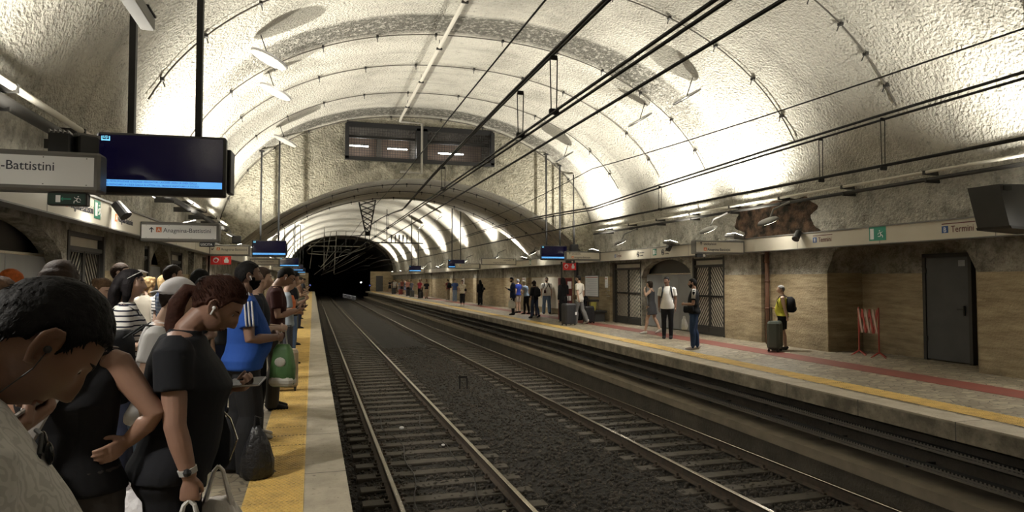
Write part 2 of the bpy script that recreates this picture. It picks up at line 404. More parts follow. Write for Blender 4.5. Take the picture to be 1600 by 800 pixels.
rstrip('trim_5', REDST, lambda y: redge(y)+2.28, lambda y: redge(y)+2.92, 0, .004, 'red strip set into the right platform', 'floor strip')
rstrip('wall_track_right', DARKC, lambda y: redge(y)+.35, lambda y: redge(y)+.6, -1.6, -.2, 'dark wall under the right platform', 'wall')
rstrip('trim_6', mat('ledge_concrete', (.26, .22, .16), .8, var=(3, (.15, .125, .09), .25), bump=(20, .6, .01)), lambda y: redge(y)-.32, lambda y: redge(y)+.4, -.92, -.78, 'concrete ledge above the track wall', 'ledge')
rstrip('wall_track_low', DARKC, lambda y: redge(y)-.24, lambda y: redge(y)+.4, -1.6, -.9, 'stained wall under the concrete ledge', 'wall')
mb = MB().use(BALLAST)
gx = np.linspace(.1, 8.2, 60); gy = list(np.arange(2, 24, .15))+list(np.linspace(24, 135, 120)); vs = []; fs = []
def bz(x, y):
    h = .03*noise.noise(Vector((x*2, y*2, 0)))+.022*noise.noise(Vector((x*7, y*7, 5)))
    mid = math.exp(-((x-3.95)/.75)**4)*.07
    edge = -.06*math.exp(-((x-.5)/.35)**2)
    return -1.335+h*.8+mid+edge
for y in gy:
    for x in gx: vs.append((x, y, bz(x, y)))
for i in range(len(gy)-1):
    for k in range(59): a = i*60+k; fs.append((a, a+1, a+61, a+60))
mb.add(vs, fs); struct(mb.build('floor.002', smooth=True), 'ballast bed between the platforms', 'track bed')
# loose stones of the ballast (nobody could count them)
ico = [(0, 0, 1), (.89, 0, .45), (.28, .85, .45), (-.72, .53, .45), (-.72, -.53, .45), (.28, -.85, .45), (.72, .53, -.45), (-.28, .85, -.45), (-.89, 0, -.45), (-.28, -.85, -.45), (.72, -.53, -.45), (0, 0, -1)]
icf = [(0, 1, 2), (0, 2, 3), (0, 3, 4), (0, 4, 5), (0, 5, 1), (1, 6, 2), (2, 7, 3), (3, 8, 4), (4, 9, 5), (5, 10, 1), (2, 6, 7), (3, 7, 8), (4, 8, 9), (5, 9, 10), (1, 10, 6), (11, 7, 6), (11, 8, 7), (11, 9, 8), (11, 10, 9), (11, 6, 10)]
NS = 26000
ico = np.array(ico); px = rng.uniform(.3, 7.3, NS); py = 5.3+(rng.random(NS)**1.7)*24
pz = np.array([bz(a, b) for a, b in zip(px, py)])+rng.uniform(-.012, .02, NS)
keep = np.array([not (abs(a-c) < .06) for a, c in zip(px, px*0+1.08)]) & (np.abs(px-2.6) > .06) & (np.abs(px-5.36) > .06) & (np.abs(px-6.87) > .06)
px, py, pz = px[keep], py[keep], pz[keep]; NS = len(px)
sc = rng.uniform(.018, .038, (NS, 1, 1))*rng.uniform(.6, 1.25, (NS, 1, 3))*rng.uniform(.75, 1.25, (NS, 12, 1))
V = ico[None]*sc; an = rng.uniform(0, 6.28, NS); c_, s_ = np.cos(an)[:, None], np.sin(an)[:, None]
V = np.stack([V[..., 0]*c_-V[..., 1]*s_, V[..., 0]*s_+V[..., 1]*c_, V[..., 2]], -1)+np.stack([px, py, pz], -1)[:, None]
Fc = (np.array(icf)[None]+12*np.arange(NS)[:, None, None]).reshape(-1, 3)
me = bpy.data.meshes.new('ballast_stones'); me.vertices.add(NS*12); me.vertices.foreach_set('co', V.reshape(-1))
me.loops.add(len(Fc)*3); me.loops.foreach_set('vertex_index', Fc.reshape(-1).astype(np.int32))
me.polygons.add(len(Fc)); me.polygons.foreach_set('loop_start', np.arange(0, len(Fc)*3, 3, dtype=np.int32))
me.update(calc_edges=True); me.materials.append(STONE)
o = bpy.data.objects.new('ballast_stones', me); COL.objects.link(o)
tag(o, 'loose dark grey ballast stones lying between the rails', 'ballast', kind='stuff')
# unlit tunnel beyond the platforms; darkness put into the lining and end sheet colours
mb = MB().use(DARKC); vs = []; fs = []; nt_ = 60
for y in (YF1, YF1+12, YF1+34):
    for k in range(nt_+1): x, z = vault_pt(math.pi*k/nt_, -.35); vs.append((x, y, z))
for i in range(2):
    for k in range(nt_): a = i*(nt_+1)+k; fs.append((a, a+1, a+nt_+2, a+nt_+1))
mb.add(vs, fs); vs = []
for g in (.1, -.35):
    for k in range(nt_+1): x, z = vault_pt(math.pi*k/nt_, g); vs.append((x, YF1, z))
mb.add(vs, [(k, k+1, nt_+2+k, nt_+1+k) for k in range(nt_)])
for x in (CX-VA+.35, CX+VA-.35): mb.add([(x, YF1, -1.5), (x, YF1+34, -1.5), (x, YF1+34, ZS), (x, YF1, ZS)], [(0, 1, 2, 3)])
mb.use(DARK).box(-5, 13, YF1+33.8, YF1+34, -2, 9.5)
struct(mb.build('wall_tunnel'), 'dark tunnel mouth at the end of the station', 'tunnel')
mb = MB().use(CONCRETE).box(-6, 14, YN0-.2, YN0, -1.6, 9)  # added to close the unseen back end and keep light in
struct(mb.build('wall_back'), 'unseen closing wall added behind the viewer to keep light in', 'wall')
# platform ends
mb = MB().use(TUFF).box(8.1, XR, 99.6, 100, 0, 2.95); struct(mb.build('wall_end_right'), 'pale end wall of the right platform', 'wall')
mb = MB().use(TUFF).box(XL, -.6, 100.2, 100.6, 0, 2.7); struct(mb.build('wall_end_left'), 'pale end wall of the left platform', 'wall')
d = thing('door', 'dark far door in the end wall of the right platform', 'door', (9.4, 99.58, 0)); d['kind'] = 'structure'; d.name = 'door_2'
MB().use(DGREY).box(-.5, .5, -.06, 0, .02, 2.3, bev=.02).build('door_leaf', d); MB().use(IRON).box(.36, .46, -.1, -.06, 1.0, 1.15, bev=.01).build('handle', d)
# ------------------------------------------------------------------ side walls
def arch_wall(name, X, side, segs, label):
    """side +1: wall faces -x (right wall); segs (y0, y1, kind)"""
    mb = MB(); T = .25
    def slab(y0, y1, z0, z1, m, dx=0, th=T):
        mb.use(m)
        a, b = (X+dx, X+dx+th) if side > 0 else (X-dx-th, X-dx)
        mb.box(a, b, y0, y1, z0, z1)
    for y0, y1, k in segs:
        if k == 'solid':
            slab(y0, y1, 0, 1.8, TUFF); slab(y0, y1, 1.8, 2.75, CONCRETE, .01)
        elif k == 'pil':
            slab(y0, y1, 0, 1.8, TUFF, -.16, .3); slab(y0, y1, 1.8, 2.75, CONCRETE, -.12, .3)
        elif k == 'gap':
            slab(y0, y1, 0, 2.4, DARKC, .12, .1); slab(y0, y1, 2.35, 2.75, CONCRETE)
        elif k == 'gate':
            slab(y0, y1, 0, 2.4, mat('gate_backing', (.50, .46, .38), .8, var=(2, (.36, .33, .27), .25)), .085, .1); slab(y0, y1, 2.32, 2.75, CONCRETE)
        elif k in ('arch', 'alcove'):
            n = 16; yc = (y0+y1)/2; hw = (y1-y0)/2; zsp, zt = (1.72, 2.36) if k == 'arch' else (1.82, 2.42)
            mb.use(CONCRETE)
            for i in range(n):
                u0 = -1+2*i/n; u1 = -1+2*(i+1)/n
                def zz(u): return zsp+(zt-zsp)*(math.sqrt(max(0, 1-u*u)) if k == 'arch' else min(1, (1-abs(u))/.16))
                a, b = (X, X+T) if side > 0 else (X-T, X)
                p = [(yc+u0*hw, zz(u0)), (yc+u1*hw, zz(u1)), (yc+u1*hw, 2.75), (yc+u0*hw, 2.75)]
                mb.prism(p, 'x', a, b)
            if k == 'arch':
                slab(y0, y1, 0, 2.5, mat('arch_backing', (.10, .095, .085), .8), .4, .1)
                for ya in (y0, y1): slab(ya-.03, ya+.03, 0, zsp, CONCRETE, .0, .6)
                slab(y0, y1, 2.36, 2.45, DARKC, .2, .5)
            else:
                D = 1.0
                slab(y0-.1, y1+.1, 0, 1.8, TUFF, D, .2); slab(y0-.1, y1+.1, 1.8, 2.6, CONCRETE, D, .2)
                slab(y1-.012, y1+.1, 0, 1.82, TUFF, .012, D); slab(y0-.1, y0+.012, 0, 1.82, TUFF, .012, D)
                slab(y1-.02, y1+.1, 1.82, 2.6, CONCRETE, .2, D-.2); slab(y0-.1, y0+.02, 1.82, 2.6, CONCRETE, .2, D-.2)
                slab(y0, y1, 2.42, 2.6, CONCRETE, .2, D)
                mb.use(CONCRETE)
                for s_, ye in ((1, y0), (-1, y1)):
                    a, b = (X+.2, X+D)
                    mb.add([(a, ye, 1.82), (b, ye, 1.82), (b, ye+s_*.3, 2.42), (a, ye+s_*.3, 2.42)], [(0, 1, 2, 3)])
    # ledge up to the vault
    a, b = (X-.02, X+.6) if side > 0 else (X-.6, X+.02)
    mb.use(CONCRETE).box(a, b, YN0, YF1, 2.68, 2.74)
    return struct(mb.build(name), label, 'wall')
SEGR = [(YN0, 9.05, 'solid'), (9.05, 12.68, 'alcove'), (12.68, 14.75, 'solid'), (14.75, 15.05, 'gap'), (15.05, 16.7, 'solid'), (16.7, 18.38, 'gate'), (18.38, 21.78, 'arch'),
        (21.78, 24.05, 'gate'), (24.05, 24.45, 'gap'), (24.45, 34.6, 'solid'), (34.6, 35.8, 'pil'), (35.8, 40.0, 'solid'), (40.0, 41.2, 'pil'), (41.2, 46.5, 'solid'), (46.5, 47.5, 'pil'), (47.5, 55, 'solid'), (55, 56, 'pil'), (56, 66, 'solid'), (66, 67, 'pil'), (67, 80, 'solid'), (80, 81, 'pil'), (81, YF1, 'solid')]
SEGL = [(YN0, 6.2, 'solid'), (6.2, 10.05, 'arch'), (10.05, 11.75, 'gate'), (11.75, 12.35, 'solid'), (12.35, 13.7, 'pil'), (13.7, 14.7, 'gate'), (14.7, 16.75, 'arch'), (16.75, 18.2, 'gate'), (18.2, 19.0, 'solid'), (19.0, 20.4, 'pil'), (20.4, 22.0, 'gap'),
        (22.0, 31, 'solid'), (31, 32, 'pil'), (32, 45, 'solid'), (45, 46, 'pil'), (46, 60, 'solid'), (60, 61, 'pil'), (61, YF1, 'solid')]
arch_wall('wall_right', XR, 1, SEGR, 'right wall of brown stone under rough concrete')
arch_wall('wall_left', XL, -1, SEGL, 'left wall of brown stone under rough concrete')
# sign bands (continuous enamel fascia)
def band(name, x, side, label):
    mb = MB().use(CREAM).box(x-.09, x+.09, YN0, 99.5, 2.40, 2.74)
    mb.use(GREYM).box(x-.12, x+.12, YN0, 99.5, 2.74, 2.765).box(x-.1, x+.1, YN0, 99.5, 2.385, 2.402)
    y = YN0+1.2; f = x-.0905 if side > 0 else x+.0905
    while y < 99:
        mb.box(f-.001, f+.001, y-.006, y+.006, 2.40, 2.74); y += 2.4
    y = YN0+2
    while y < 99:
        a, b = (x+.05, XR+.05) if side > 0 else (XL-.05, x-.05)
        mb.box(a, b, y, y+.05, 2.55, 2.6); y += 4
    return struct(mb.build(name), label, 'sign band')
BXR, BXL = 11.12, -2.88
band('trim_7', BXR, 1, 'cream sign band along the right wall'); band('trim_8', BXL, -1, 'cream sign band along the left wall')
# ------------------------------------------------------------------ metal shutters in the arches
def shutter(X, side, y0, y1, label, zt=1.85):
    t = thing('metal_shutter', label, 'shutter', (X, 0, 0), group='metal shutters in the wall arches')
    k = 1 if side > 0 else -1
    mb = MB().use(SHEET); yc = (y0+y1)/2
    n = 3
    for i in range(n):
        a = y0+.05+(y1-y0-.1)*i/n; b = y0+.05+(y1-y0-.1)*(i+1)/n
        mb.box(k*.2, k*.24, a+.004, b-.004, .03, zt, bev=.006)
    mb.build('sheet', t)
    MB().use(STEEL).box(k*.19, k*.25, y0+.03, y1-.03, zt, zt+.035, bev=.005).build('top_rail', t, label='bright steel top rail')
shutter(XR, 1, 18.38, 21.78, 'grey sheet metal shutter in the right wall arch between the gates')
shutter(XL, -1, 6.2, 10.05, 'wide grey sheet metal shutter in the nearest left wall arch', 1.95)
shutter(XL, -1, 14.7, 16.75, 'narrow grey sheet metal shutter in the second left wall arch', 1.95)
# ------------------------------------------------------------------ chevron gates
def gate(X, side, y0, y1, label):
    t = thing('iron_gate', label, 'gate', (X, 0, 0), group='iron gates with slanted slats')
    k = 1 if side > 0 else -1
    a, b = k*.02, k*.1
    mb = MB().use(IRON)
    for y in (y0+.03, y1-.03): mb.box(a-.02*k, b, y-.04, y+.04, .0, 2.36)
    mb.box(a, b, y0, y1, 2.06, 2.12).box(a, b, y0, y1, 2.26, 2.32).box(a, b, y0, y1, .02, .1)
    mb.build('gate_frame', t)
    ym = (y0+y1)/2
    for s_, (p, q) in ((1, (y0+.07, ym-.01)), (-1, (ym+.01, y1-.07))):
        mb = MB().use(IRON)
        for z0, z1 in ((.28, 1.14), (1.2, 2.04)):
            mb.box(k*.045, k*.075, p, q, z0-.04, z0).box(k*.045, k*.075, p, q, z1, z1+.04).box(k*.045, k*.075, p, p+.04, z0, z1).box(k*.045, k*.075, q-.04, q, z0, z1)
            w_ = q-p; sl = 1.25; c = z0-w_*sl
            while c < z1:
                pts = []
                for f in (0, 1):
                    y_ = p+w_*f if s_ > 0 else q-w_*f; pts.append([y_, c+w_*sl*f])
                # clip to the panel
                (ya, za), (yb, zb) = pts
                def cl(ya, za, yb, zb):
                    if za < z0: f = (z0-za)/(zb-za); ya, za = ya+(yb-ya)*f, z0
                    if zb > z1: f = (z1-za)/(zb-za); yb, zb = ya+(yb-ya)*f, z1
                    return ya, za, yb, zb
                if zb > z0 and za < z1:
                    ya, za, yb, zb = cl(ya, za, yb, zb)
                    mb.prism([(ya, za-.018), (yb, zb-.018), (yb, zb+.018), (ya, za+.018)], 'x', k*.066, k*.08)
                c += .15
        mb.box(a, b, p, q, .1, .24)
        mb.build('gate_leaf', t)
gate(XR, 1, 16.7, 18.36, 'iron chevron gate on the right wall, nearer of the two beside the arch')
gate(XR, 1, 21.8, 24.03, 'iron chevron gate on the right wall, farther one beyond the arch')
gate(XL, -1, 10.1, 11.72, 'iron chevron gate on the left wall right beside the wide arch')
gate(XL, -1, 13.72, 14.66, 'narrow iron chevron gate on the left wall past the pilaster')
gate(XL, -1, 16.8, 18.15, 'iron chevron gate on the left wall beyond the narrow arch')
# alcove door
d = thing('door', 'tall dark grey steel door inside the right wall alcove', 'door', (XR+.98, 0, 0)); d['kind'] = 'structure'; d.name = 'door_1'
MB().use(IRON).box(-.1, .02, 9.86, 9.93, 0, 2.2).box(-.1, .02, 10.88, 10.95, 0, 2.2).box(-.1, .02, 9.86, 10.95, 2.12, 2.2).build('door_frame', d)
dl = MB().use(DGREY).box(-.08, -.02, 9.93, 10.88, .02, 2.12, bev=.01).build('door_leaf', d)
MB().use(BLACK).box(-.13, -.08, 10.0, 10.04, .95, 1.15, bev=.01).box(-.14, -.12, 10.0, 10.16, 1.06, 1.085, bev=.005).build('handle', dl)
MB().use(mat('plate_grey', (.25, .26, .27), .5)).box(-.084, -.08, 10.0, 10.14, 1.93, 2.05).build('number_plate', dl)
mb = MB().use(IRON)
for z in (.4, 1.8): mb.tube([(-.09, 10.87, z), (-.09, 10.87, z+.1)], .018, 8)
mb.build('hinge', dl)
# trolley-like folding barrier in the alcove
t = thing('folding_barrier', 'red and white folding barrier standing in the right wall alcove', 'barrier', (11.62, 11.72, 0))
RW = mat('barrier_red', (.32, .05, .035), .5); WW = mat('barrier_white', (.42, .31, .25), .5)
for y in (-.27, .27):
    mb = MB().use(RW).tube([(0, y, .08), (0, y, 1.06)], .016, 8)
    mb.tube([(-.22, y, .0), (0, y, .12), (.2, y, .0)], .012, 6).tube([(-.02, y-.2, .0), (0, y, .1), (-.02, y+.14, .0)], .012, 6); mb.build('post', t)
mb = MB()
for i in range(5):
    y = -.25+i*.1
    mb.use(RW if i % 2 else WW).prism([(y, .5), (y+.045, .5), (y+.145, 1.02), (y+.1, 1.02)], 'x', -.012, .0)
    mb.use(WW if i % 2 else RW).prism([(y+.1, .5), (y+.145, .5), (y+.045, 1.02), (y, 1.02)], 'x', .002, .014)
mb.build('lattice', t)
# rust pipe on the right wall
mb = MB().use(RUSTPIPE).tube([(XR-.06, 14.72, .0), (XR-.06, 14.72, 2.42)], .055, 12)
for z in (.9, 1.6, 2.1): mb.tube([(XR-.06, 14.72, z), (XR-.06, 14.72, z+.05)], .068, 12)
tag(mb.build('drain_pipe', smooth=True), 'rust brown drain pipe running down the right wall', 'pipe')
# graffiti squiggle on the alcove's back wall
mb = MB().use(INK)
pts = [(XR+.985, 11.05-.5*i/14+.03*math.sin(i*2.3), 1.93+.05*math.sin(i*1.9)) for i in range(15)]; mb.tube(pts, .008, 5)
tag(mb.build('graffiti_scrawl'), 'small black scrawl on the alcove wall left of the door', 'graffiti')
# ------------------------------------------------------------------ rails and sleepers
RAILS = ((1.08, 'rail of the near track, next to the left platform'), (2.615, 'rail of the near track, farther from the left platform'), (5.36, 'rail of the far track, next to the ballast strip in the middle'), (6.87, 'rail of the far track, next to the right platform'))
for x, lb in RAILS:
    t = thing('rail', 'long '+lb, 'rail', (x, 0, 0))
    MB().use(STEEL).prism([(-.034, -.165), (.034, -.165), (.034, -.152), (.024, -.1455), (-.024, -.1455), (-.034, -.152)][::-1], 'y', 2.5, 134, Matrix.Translation((0, 0, -.98-.0195))).build('rail_head', t, label='worn bright running surface')
    MB().use(RUSTY).prism([(-.07, -1.30), (.07, -1.30), (.07, -1.287), (.012, -1.265), (.012, -1.185), (.034, -1.172), (.034, -1.15), (-.034, -1.15), (-.034, -1.172), (-.012, -1.185), (-.012, -1.265), (-.07, -1.287)], 'y', 2.5, 134).build('rail_web', t)
def sleeper_proto():
    o = MB().use(SLEEPER).box(-1.18, 1.18, -.12, .12, -.16, 0, bev=.018).build('sleeper')
    for x in (-.86, -.66, .66, .86):
        mb = MB().use(RUSTY).box(x-.035, x+.035, -.06, .06, 0, .03, bev=.008).tube([(x, 0, .03), (x, 0, .075)], .018, 6); mb.build('rail_clip', o)
    return o
sp = sleeper_proto(); bare = sp.copy(); bare.data = sp.data; COL.objects.link(bare); first = True; n = 0
TR = ((1.85, 'near track', 'dark concrete sleeper under the rails of the near track'), (6.115, 'far track', 'dark concrete sleeper under the rails of the far track'))
far = MB().use(SLEEPER)
for xi, (x, g, lb) in enumerate(TR):
    y0 = 6.0 if xi == 0 else 4.6
    for i in range(208):
        y = y0+.62*i
        if i < 150:
            near = y < 24
            if near: o = sp if first else copy_tree(sp); first = False
            else:
                o = bare if n == 0 else bare.copy(); n += 1
                if o is not bare: COL.objects.link(o)
            o.location = (x+random.uniform(-.02, .02), y, -1.302); o.rotation_euler.z = random.uniform(-.008, .008)
            tag(o, lb, 'sleeper', 'sleepers of the '+g)
        else: far.box(x-1.18, x+1.18, y-.12, y+.12, -1.45, -1.302)
tag(far.build('sleepers'), 'distant row of sleepers running into the dark tunnel', 'sleepers', kind='stuff')
# cables lying in the near track
for x0, lb in ((1.45, 'left'), (2.25, 'right')):
    pts = [(x0+.09*math.sin(y*1.1+x0)+.05*math.sin(y*2.7), y, -1.285+.012*math.sin(y*5)) for y in np.arange(5.5, 15, .2)]
    tag(MB().use(IRON).tube(pts, .009, 5).build('track_cable'), 'thin loose cable lying on the near track sleepers, %s one of two' % lb, 'cable')
# litter
for x, y, s, m, lb in ((1.72, 13.4, .05, WHITE, 'crumpled white paper scrap between the near rails, left one'), (2.25, 11.8, .035, WHITE, 'small pale scrap near the right rail of the near track'), (2.35, 8.2, .03, CREAM, 'tiny pale scrap by the cable on the near track')):
    tag(MB().use(m).ball((0, 0, 0), (s, s*.7, s*.6), 7).build('paper_scrap'), lb, 'litter').location = (x, y, -1.275)
# bracket post in the middle ballast
mb = MB().use(IRON).box(-.12, -.08, -.02, .02, 0, .38).box(.08, .12, -.02, .02, 0, .3).box(-.14, .1, -.03, .03, .3, .36)
o = mb.build('marker_post'); o.location = (3.9, 17.6, -1.27); tag(o, 'short dark iron bracket standing in the ballast between the tracks', 'post')
# cable trays under the right platform edge
PERF = mat('perforated_tray', (.19, .175, .15), .5, metal=.5)
def tray(z, dx, lb):
    mb = MB().use(PERF); y = 3.0
    ysn = np.arange(3, 60, .5)
    for y in ysn:
        a, b = redge(y)+dx, redge(y+.5)+dx
        mb.add([(a, y, z), (b, y+.5, z), (b, y+.5, z+.012), (a, y, z+.012), (a+.24, y, z), (b+.24, y+.5, z), (b+.24, y+.5, z+.012), (a+.24, y, z+.012)], [(0, 1, 2, 3), (3, 2, 6, 7), (0, 4, 5, 1)])
        for q in (0, .03): mb.add([(a, y, z+q+.012), (b, y+.5, z+q+.012), (b, y+.5, z+q+.03), (a, y, z+q+.03)], [(0, 1, 2, 3)])
    q = 3.0
    while q < 24:
        a = redge(q)+dx
        for zz in (.012, .042): mb.box(a-.002, a+.004, q, q+.02, z+zz+.016, z+zz+.036)
        q += .05
    mb.use(IRON); q = 3.6
    while q < 60: mb.box(redge(q)+dx, redge(q)+.42, q, q+.04, z-.03, z); q += 1.5
    return tag(mb.build('cable_tray'), lb, 'cable tray')
tray(-.43, .02, 'perforated metal cable tray right under the right platform edge'); tray(-.64, -.12, 'lower perforated metal cable tray just over the concrete ledge')
for k, (z, dx) in enumerate(((-.395, .1), (-.40, .17), (-.605, 0), (-.61, .07))):
    pts = [(redge(y)+dx+.012*math.sin(y*1.3+k), y, z+.008*math.sin(y*2+k)) for y in np.arange(3, 70, .8)]
    tag(MB().use(WIRE).tube(pts, .022, 6).build('power_cable'), ['thick black cable on the front of the upper tray', 'thick black cable at the back of the upper tray', 'thick black cable on the front of the lower tray', 'thick black cable at the back of the lower tray'][k], 'cable')
# ------------------------------------------------------------------ overhead line
def wire(pts, r, lb, g=None):
    t = tag(MB().use(WIRE).tube(pts, r, 6).build('overhead_wire'), lb, 'wire', g); return t
def sagline(x, zs, zm, ya=1.0, spans=((-10, 14), (14, 34), (34, 54), (54, 78), (78, 104), (104, 134))):
    pts = []
    for a, b in spans:
        for i in range(12):
            f = i/12; y = a+(b-a)*f; pts.append((x(y) if callable(x) else x, y, zs-(zs-zm)*4*f*(1-f)))
    return pts
wire(sagline(1.8, 3.84, 3.95), .009, 'thin single feeder wire above the near track')
wire([(1.77, -10, 2.93), (1.77, 20, 2.97), (1.77, 134, 3.0)], .012, 'left contact wire of the pair above the near track')
wire([(1.83, -10, 2.93), (1.83, 20, 2.97), (1.83, 134, 3.0)], .012, 'right contact wire of the pair above the near track')
wire([(2.0, -10, 2.96), (2.0, 20, 2.82), (2.1, 134, 3.0)], .012, 'lone lower wire right of the near track contact pair')
wire(sagline(1.78, 3.12, 3.46), .013, 'left carrier cable above the near track contact pair')
wire(sagline(1.83, 3.16, 3.48), .011, 'right carrier cable above the near track contact pair')
wire(sagline(6.1, 4.2, 3.9), .010, 'thin single feeder wire above the far track')
wire([(6.08, -10, 2.87), (6.08, 20, 2.99), (6.1, 134, 3.0)], .012, 'left contact wire of the pair above the far track')
wire([(6.14, -10, 2.87), (6.14, 20, 2.99), (6.16, 134, 3.0)], .012, 'right contact wire of the pair above the far track')
for k, (dx, dz) in enumerate(((0, 0), (.05, .02), (.03, -.045))):
    wire(sagline(6.08+dx, 3.30+dz, 3.52+dz), .014, ['left', 'right', 'lowest'][k]+' cable of the thick carrier bundle above the far track')
DROP = [(1.8, 4.87, 2.97, 3.4, 'nearest wire hanger above the near track'), (1.8, 5.75, 2.97, 3.36, 'second wire hanger above the near track'), (1.8, 9.5, 2.97, 3.28, 'third wire hanger above the near track'), (1.8, 17, 2.97, 3.3, 'fourth wire hanger above the near track'), (1.8, 20.5, 2.97, 3.42, 'wire hanger above the near track before the low arch'),
        (6.1, 5.9, 2.9, 3.45, 'nearest wire hanger above the far track'), (6.1, 6.85, 2.9, 3.42, 'second wire hanger above the far track'), (6.1, 10.9, 2.95, 3.36, 'third wire hanger above the far track'), (6.1, 16.5, 2.97, 3.35, 'fourth wire hanger above the far track'), (6.1, 21, 2.98, 3.45, 'wire hanger above the far track before the low arch')]
for x, y, a, b, lb in DROP:
    t = thing('wire_hanger', lb, 'hanger', (x, y, 0), group='wire hangers')
    MB().use(WIRE).tube([(-.022, 0, a), (-.03, 0, b)], .005, 5).tube([(.022, 0, a), (.03, 0, b)], .005, 5).build('hanger_rod', t)
    MB().use(WIRE).box(-.04, .04, -.018, .018, a-.02, a+.025, bev=.008).build('lower_clamp', t); MB().use(WIRE).box(-.03, .03, -.012, .012, b-.015, b+.02, bev=.006).build('upper_clamp', t)
# lattice hanger mast below the low arch
def lattice(mb, A, B, C_, D, n, r=.022):
    A, B, C_, D = map(Vector, (A, B, C_, D))
    mb.tube([A, B], r*1.3, 6).tube([C_, D], r*1.3, 6)
    for i in range(n):
        p, q = A.lerp(B, i/n), C_.lerp(D, (i+1)/n); mb.tube([p, q], r*.7, 5)
        p, q = C_.lerp(D, i/n), A.lerp(B, (i+1)/n); mb.tube([p, q], r*.7, 5)
t = thing('lattice_mast', 'V shaped iron lattice mast hanging under the low arch edge', 'mast', (2.62, 34.2, 0))
mb = MB().use(IRON)
lattice(mb, (-.45, 0, 5.72), (-.1, 0, 4.1), (.4, 0, 5.72), (.12, 0, 4.1), 6)
lattice(mb, (-.45, .3, 5.72), (-.1, .2, 4.1), (.4, .3, 5.72), (.12, .2, 4.1), 6); mb.build('lattice', t)
MB().use(IRON).box(-.12, .14, -.02, .22, 3.9, 4.12, bev=.01).tube([(-.1, .1, 3.9), (-.1, .1, 3.3)], .022, 6).tube([(.1, .1, 3.9), (.1, .1, 3.3)], .022, 6).box(-.14, .14, .06, .14, 3.28, 3.34).build('insulator_foot', t)
MB().use(IRON).tube([(0, .1, 3.95), (-.85, .1, 3.86)], .02, 6).tube([(-.85, .1, 3.86), (-.85, .1, 3.1)], .014, 6).build('registration_arm', t)
# cross arms deeper in
def crossarm(x, y, z, l, lb):
    t = thing('cross_arm', lb, 'arm', (x, y, z))
    MB().use(IRON).tube([(-l, 0, 0), (l, 0, 0)], .05, 8).build('beam', t)
    for k in range(5): MB().use(IRON).tube([(-.6+.3*k, 0, .05), (-.6+.3*k, 0, .3)], .035, 6).tube([(-.6+.3*k, 0, .3), (-.6+.3*k, 0, .62)], [.06, .05], 6).build('insulator', t)
    mb = MB().use(IRON).tube([(-.5*l, 0, 0), (-.5*l, 0, 2.6)], .03, 6).tube([(.5*l, 0, 0), (.5*l, 0, 2.2)], .03, 6); mb.build('hanger', t)
crossarm(6.4, 52, 4.55, 1.9, 'dark cross arm with insulators above the far track')
crossarm(2.2, 72, 4.6, 2.2, 'dark cross arm with insulators above the near track')
t = thing('wire_gantry', 'tangle of pale overhead arms and struts before the tunnel mouth', 'gantry', (2.6, 92, 0))
mb = MB().use(CABLEW)
mb.tube([(-3.2, 0, 6.2), (3.4, 0, 6.2)], .045, 6).tube([(-1.2, 0, 8.4), (-1.2, 0, 3.0)], .06, 6).tube([(-.3, 0, 8.4), (-1.0, 0, 4.2)], .05, 6).tube([(.4, 0, 8.6), (.1, 0, 2.6)], .06, 6); mb.build('frame', t)
mb = MB().use(CABLEW)
mb.tube([(-1.0, 0, 7.6), (-3.4, 0, 5.6), (-3.3, 0, 5.2), (-.6, 0, 5.0)], .04, 6).tube([(.3, 0, 7.0), (-2.9, 0, 6.6), (-3.0, 0, 5.9)], .035, 6)
mb.tube([(.2, 0, 5.6), (-1.6, 0, 3.4), (-1.9, 0, 3.6)], .04, 6).tube([(-2.7, 0, 5.9), (-3.0, 0, 3.2)], .03, 6); mb.build('arm', t)
mb = MB().use(CABLEW).tube([(-2.4, -1, 2.4), (0, -6, 4.4), (2.8, -14, 5.2), (3.4, -20, 5.4)], .03, 6); mb.build('stay_wire', t)
for k, (x, z) in enumerate(((3.6, 3.2), (4.4, 3.6), (5.4, 3.3))):
    tag(MB().use(CABLED).tube([(x-2.5, 98, z-.8), (x-1, 96, z-.2), (x+1, 92, z+.9), (x+2, 88, z+1.6)], .022, 5).build('stay_wire'), ['left', 'middle', 'right'][k]+' slack stay wire in front of the tunnel mouth', 'wire')
# ------------------------------------------------------------------ conduits round the vault
def ring_conduit(y, t0, t1, lb, r=.016, inset=.05, clips=True, vz=None):
    t = thing('ring_conduit', lb, 'conduit', (0, y, 0), group='conduits round the vault')
    pts = []
    for i in range(61):
        a = t0+(t1-t0)*i/60
        if vz: x = vz[0]+(vz[1]-vz[0])*i/60; z = low_z(x)-inset
        else: x, z = vault_pt(a, -inset)
        pts.append((x, 0, z))
    MB().use(CABLED).tube(pts, r, 6).build('conduit', t)
    if clips:
        for i in range(3, 60, 5): x, _, z = pts[i]; MB().use(IRON).box(x-.03, x+.03, -.05, .05, z-.03, z+.03).tube([(x, .03, z), (x+.02, .12, z-.1)], .012, 5).build('clip', t)
for y, t0, t1, lb in ((10.4, .42, 2.0, 'nearest conduit ringing the vault'), (13.4, .40, 2.76, 'second conduit ringing the vault'), (17.3, .38, 2.76, 'third conduit ringing the vault'), (19.9, .42, 2.76, 'fourth conduit ringing the vault'), (23.0, .42, 2.72, 'fifth conduit ringing the vault near the bulkhead')):
    ring_conduit(y, t0, t1, lb)
ring_conduit(26.6, .25, 2.9, 'conduit ringing the vault along the bulkhead corner', .02)
for y, lb in ((28.0, 'front conduit under the low arch'), (30.4, 'middle conduit under the low arch'), (32.8, 'rear conduit under the low arch')): ring_conduit(y, 0, 0, lb, vz=(-1.9, 10.2))
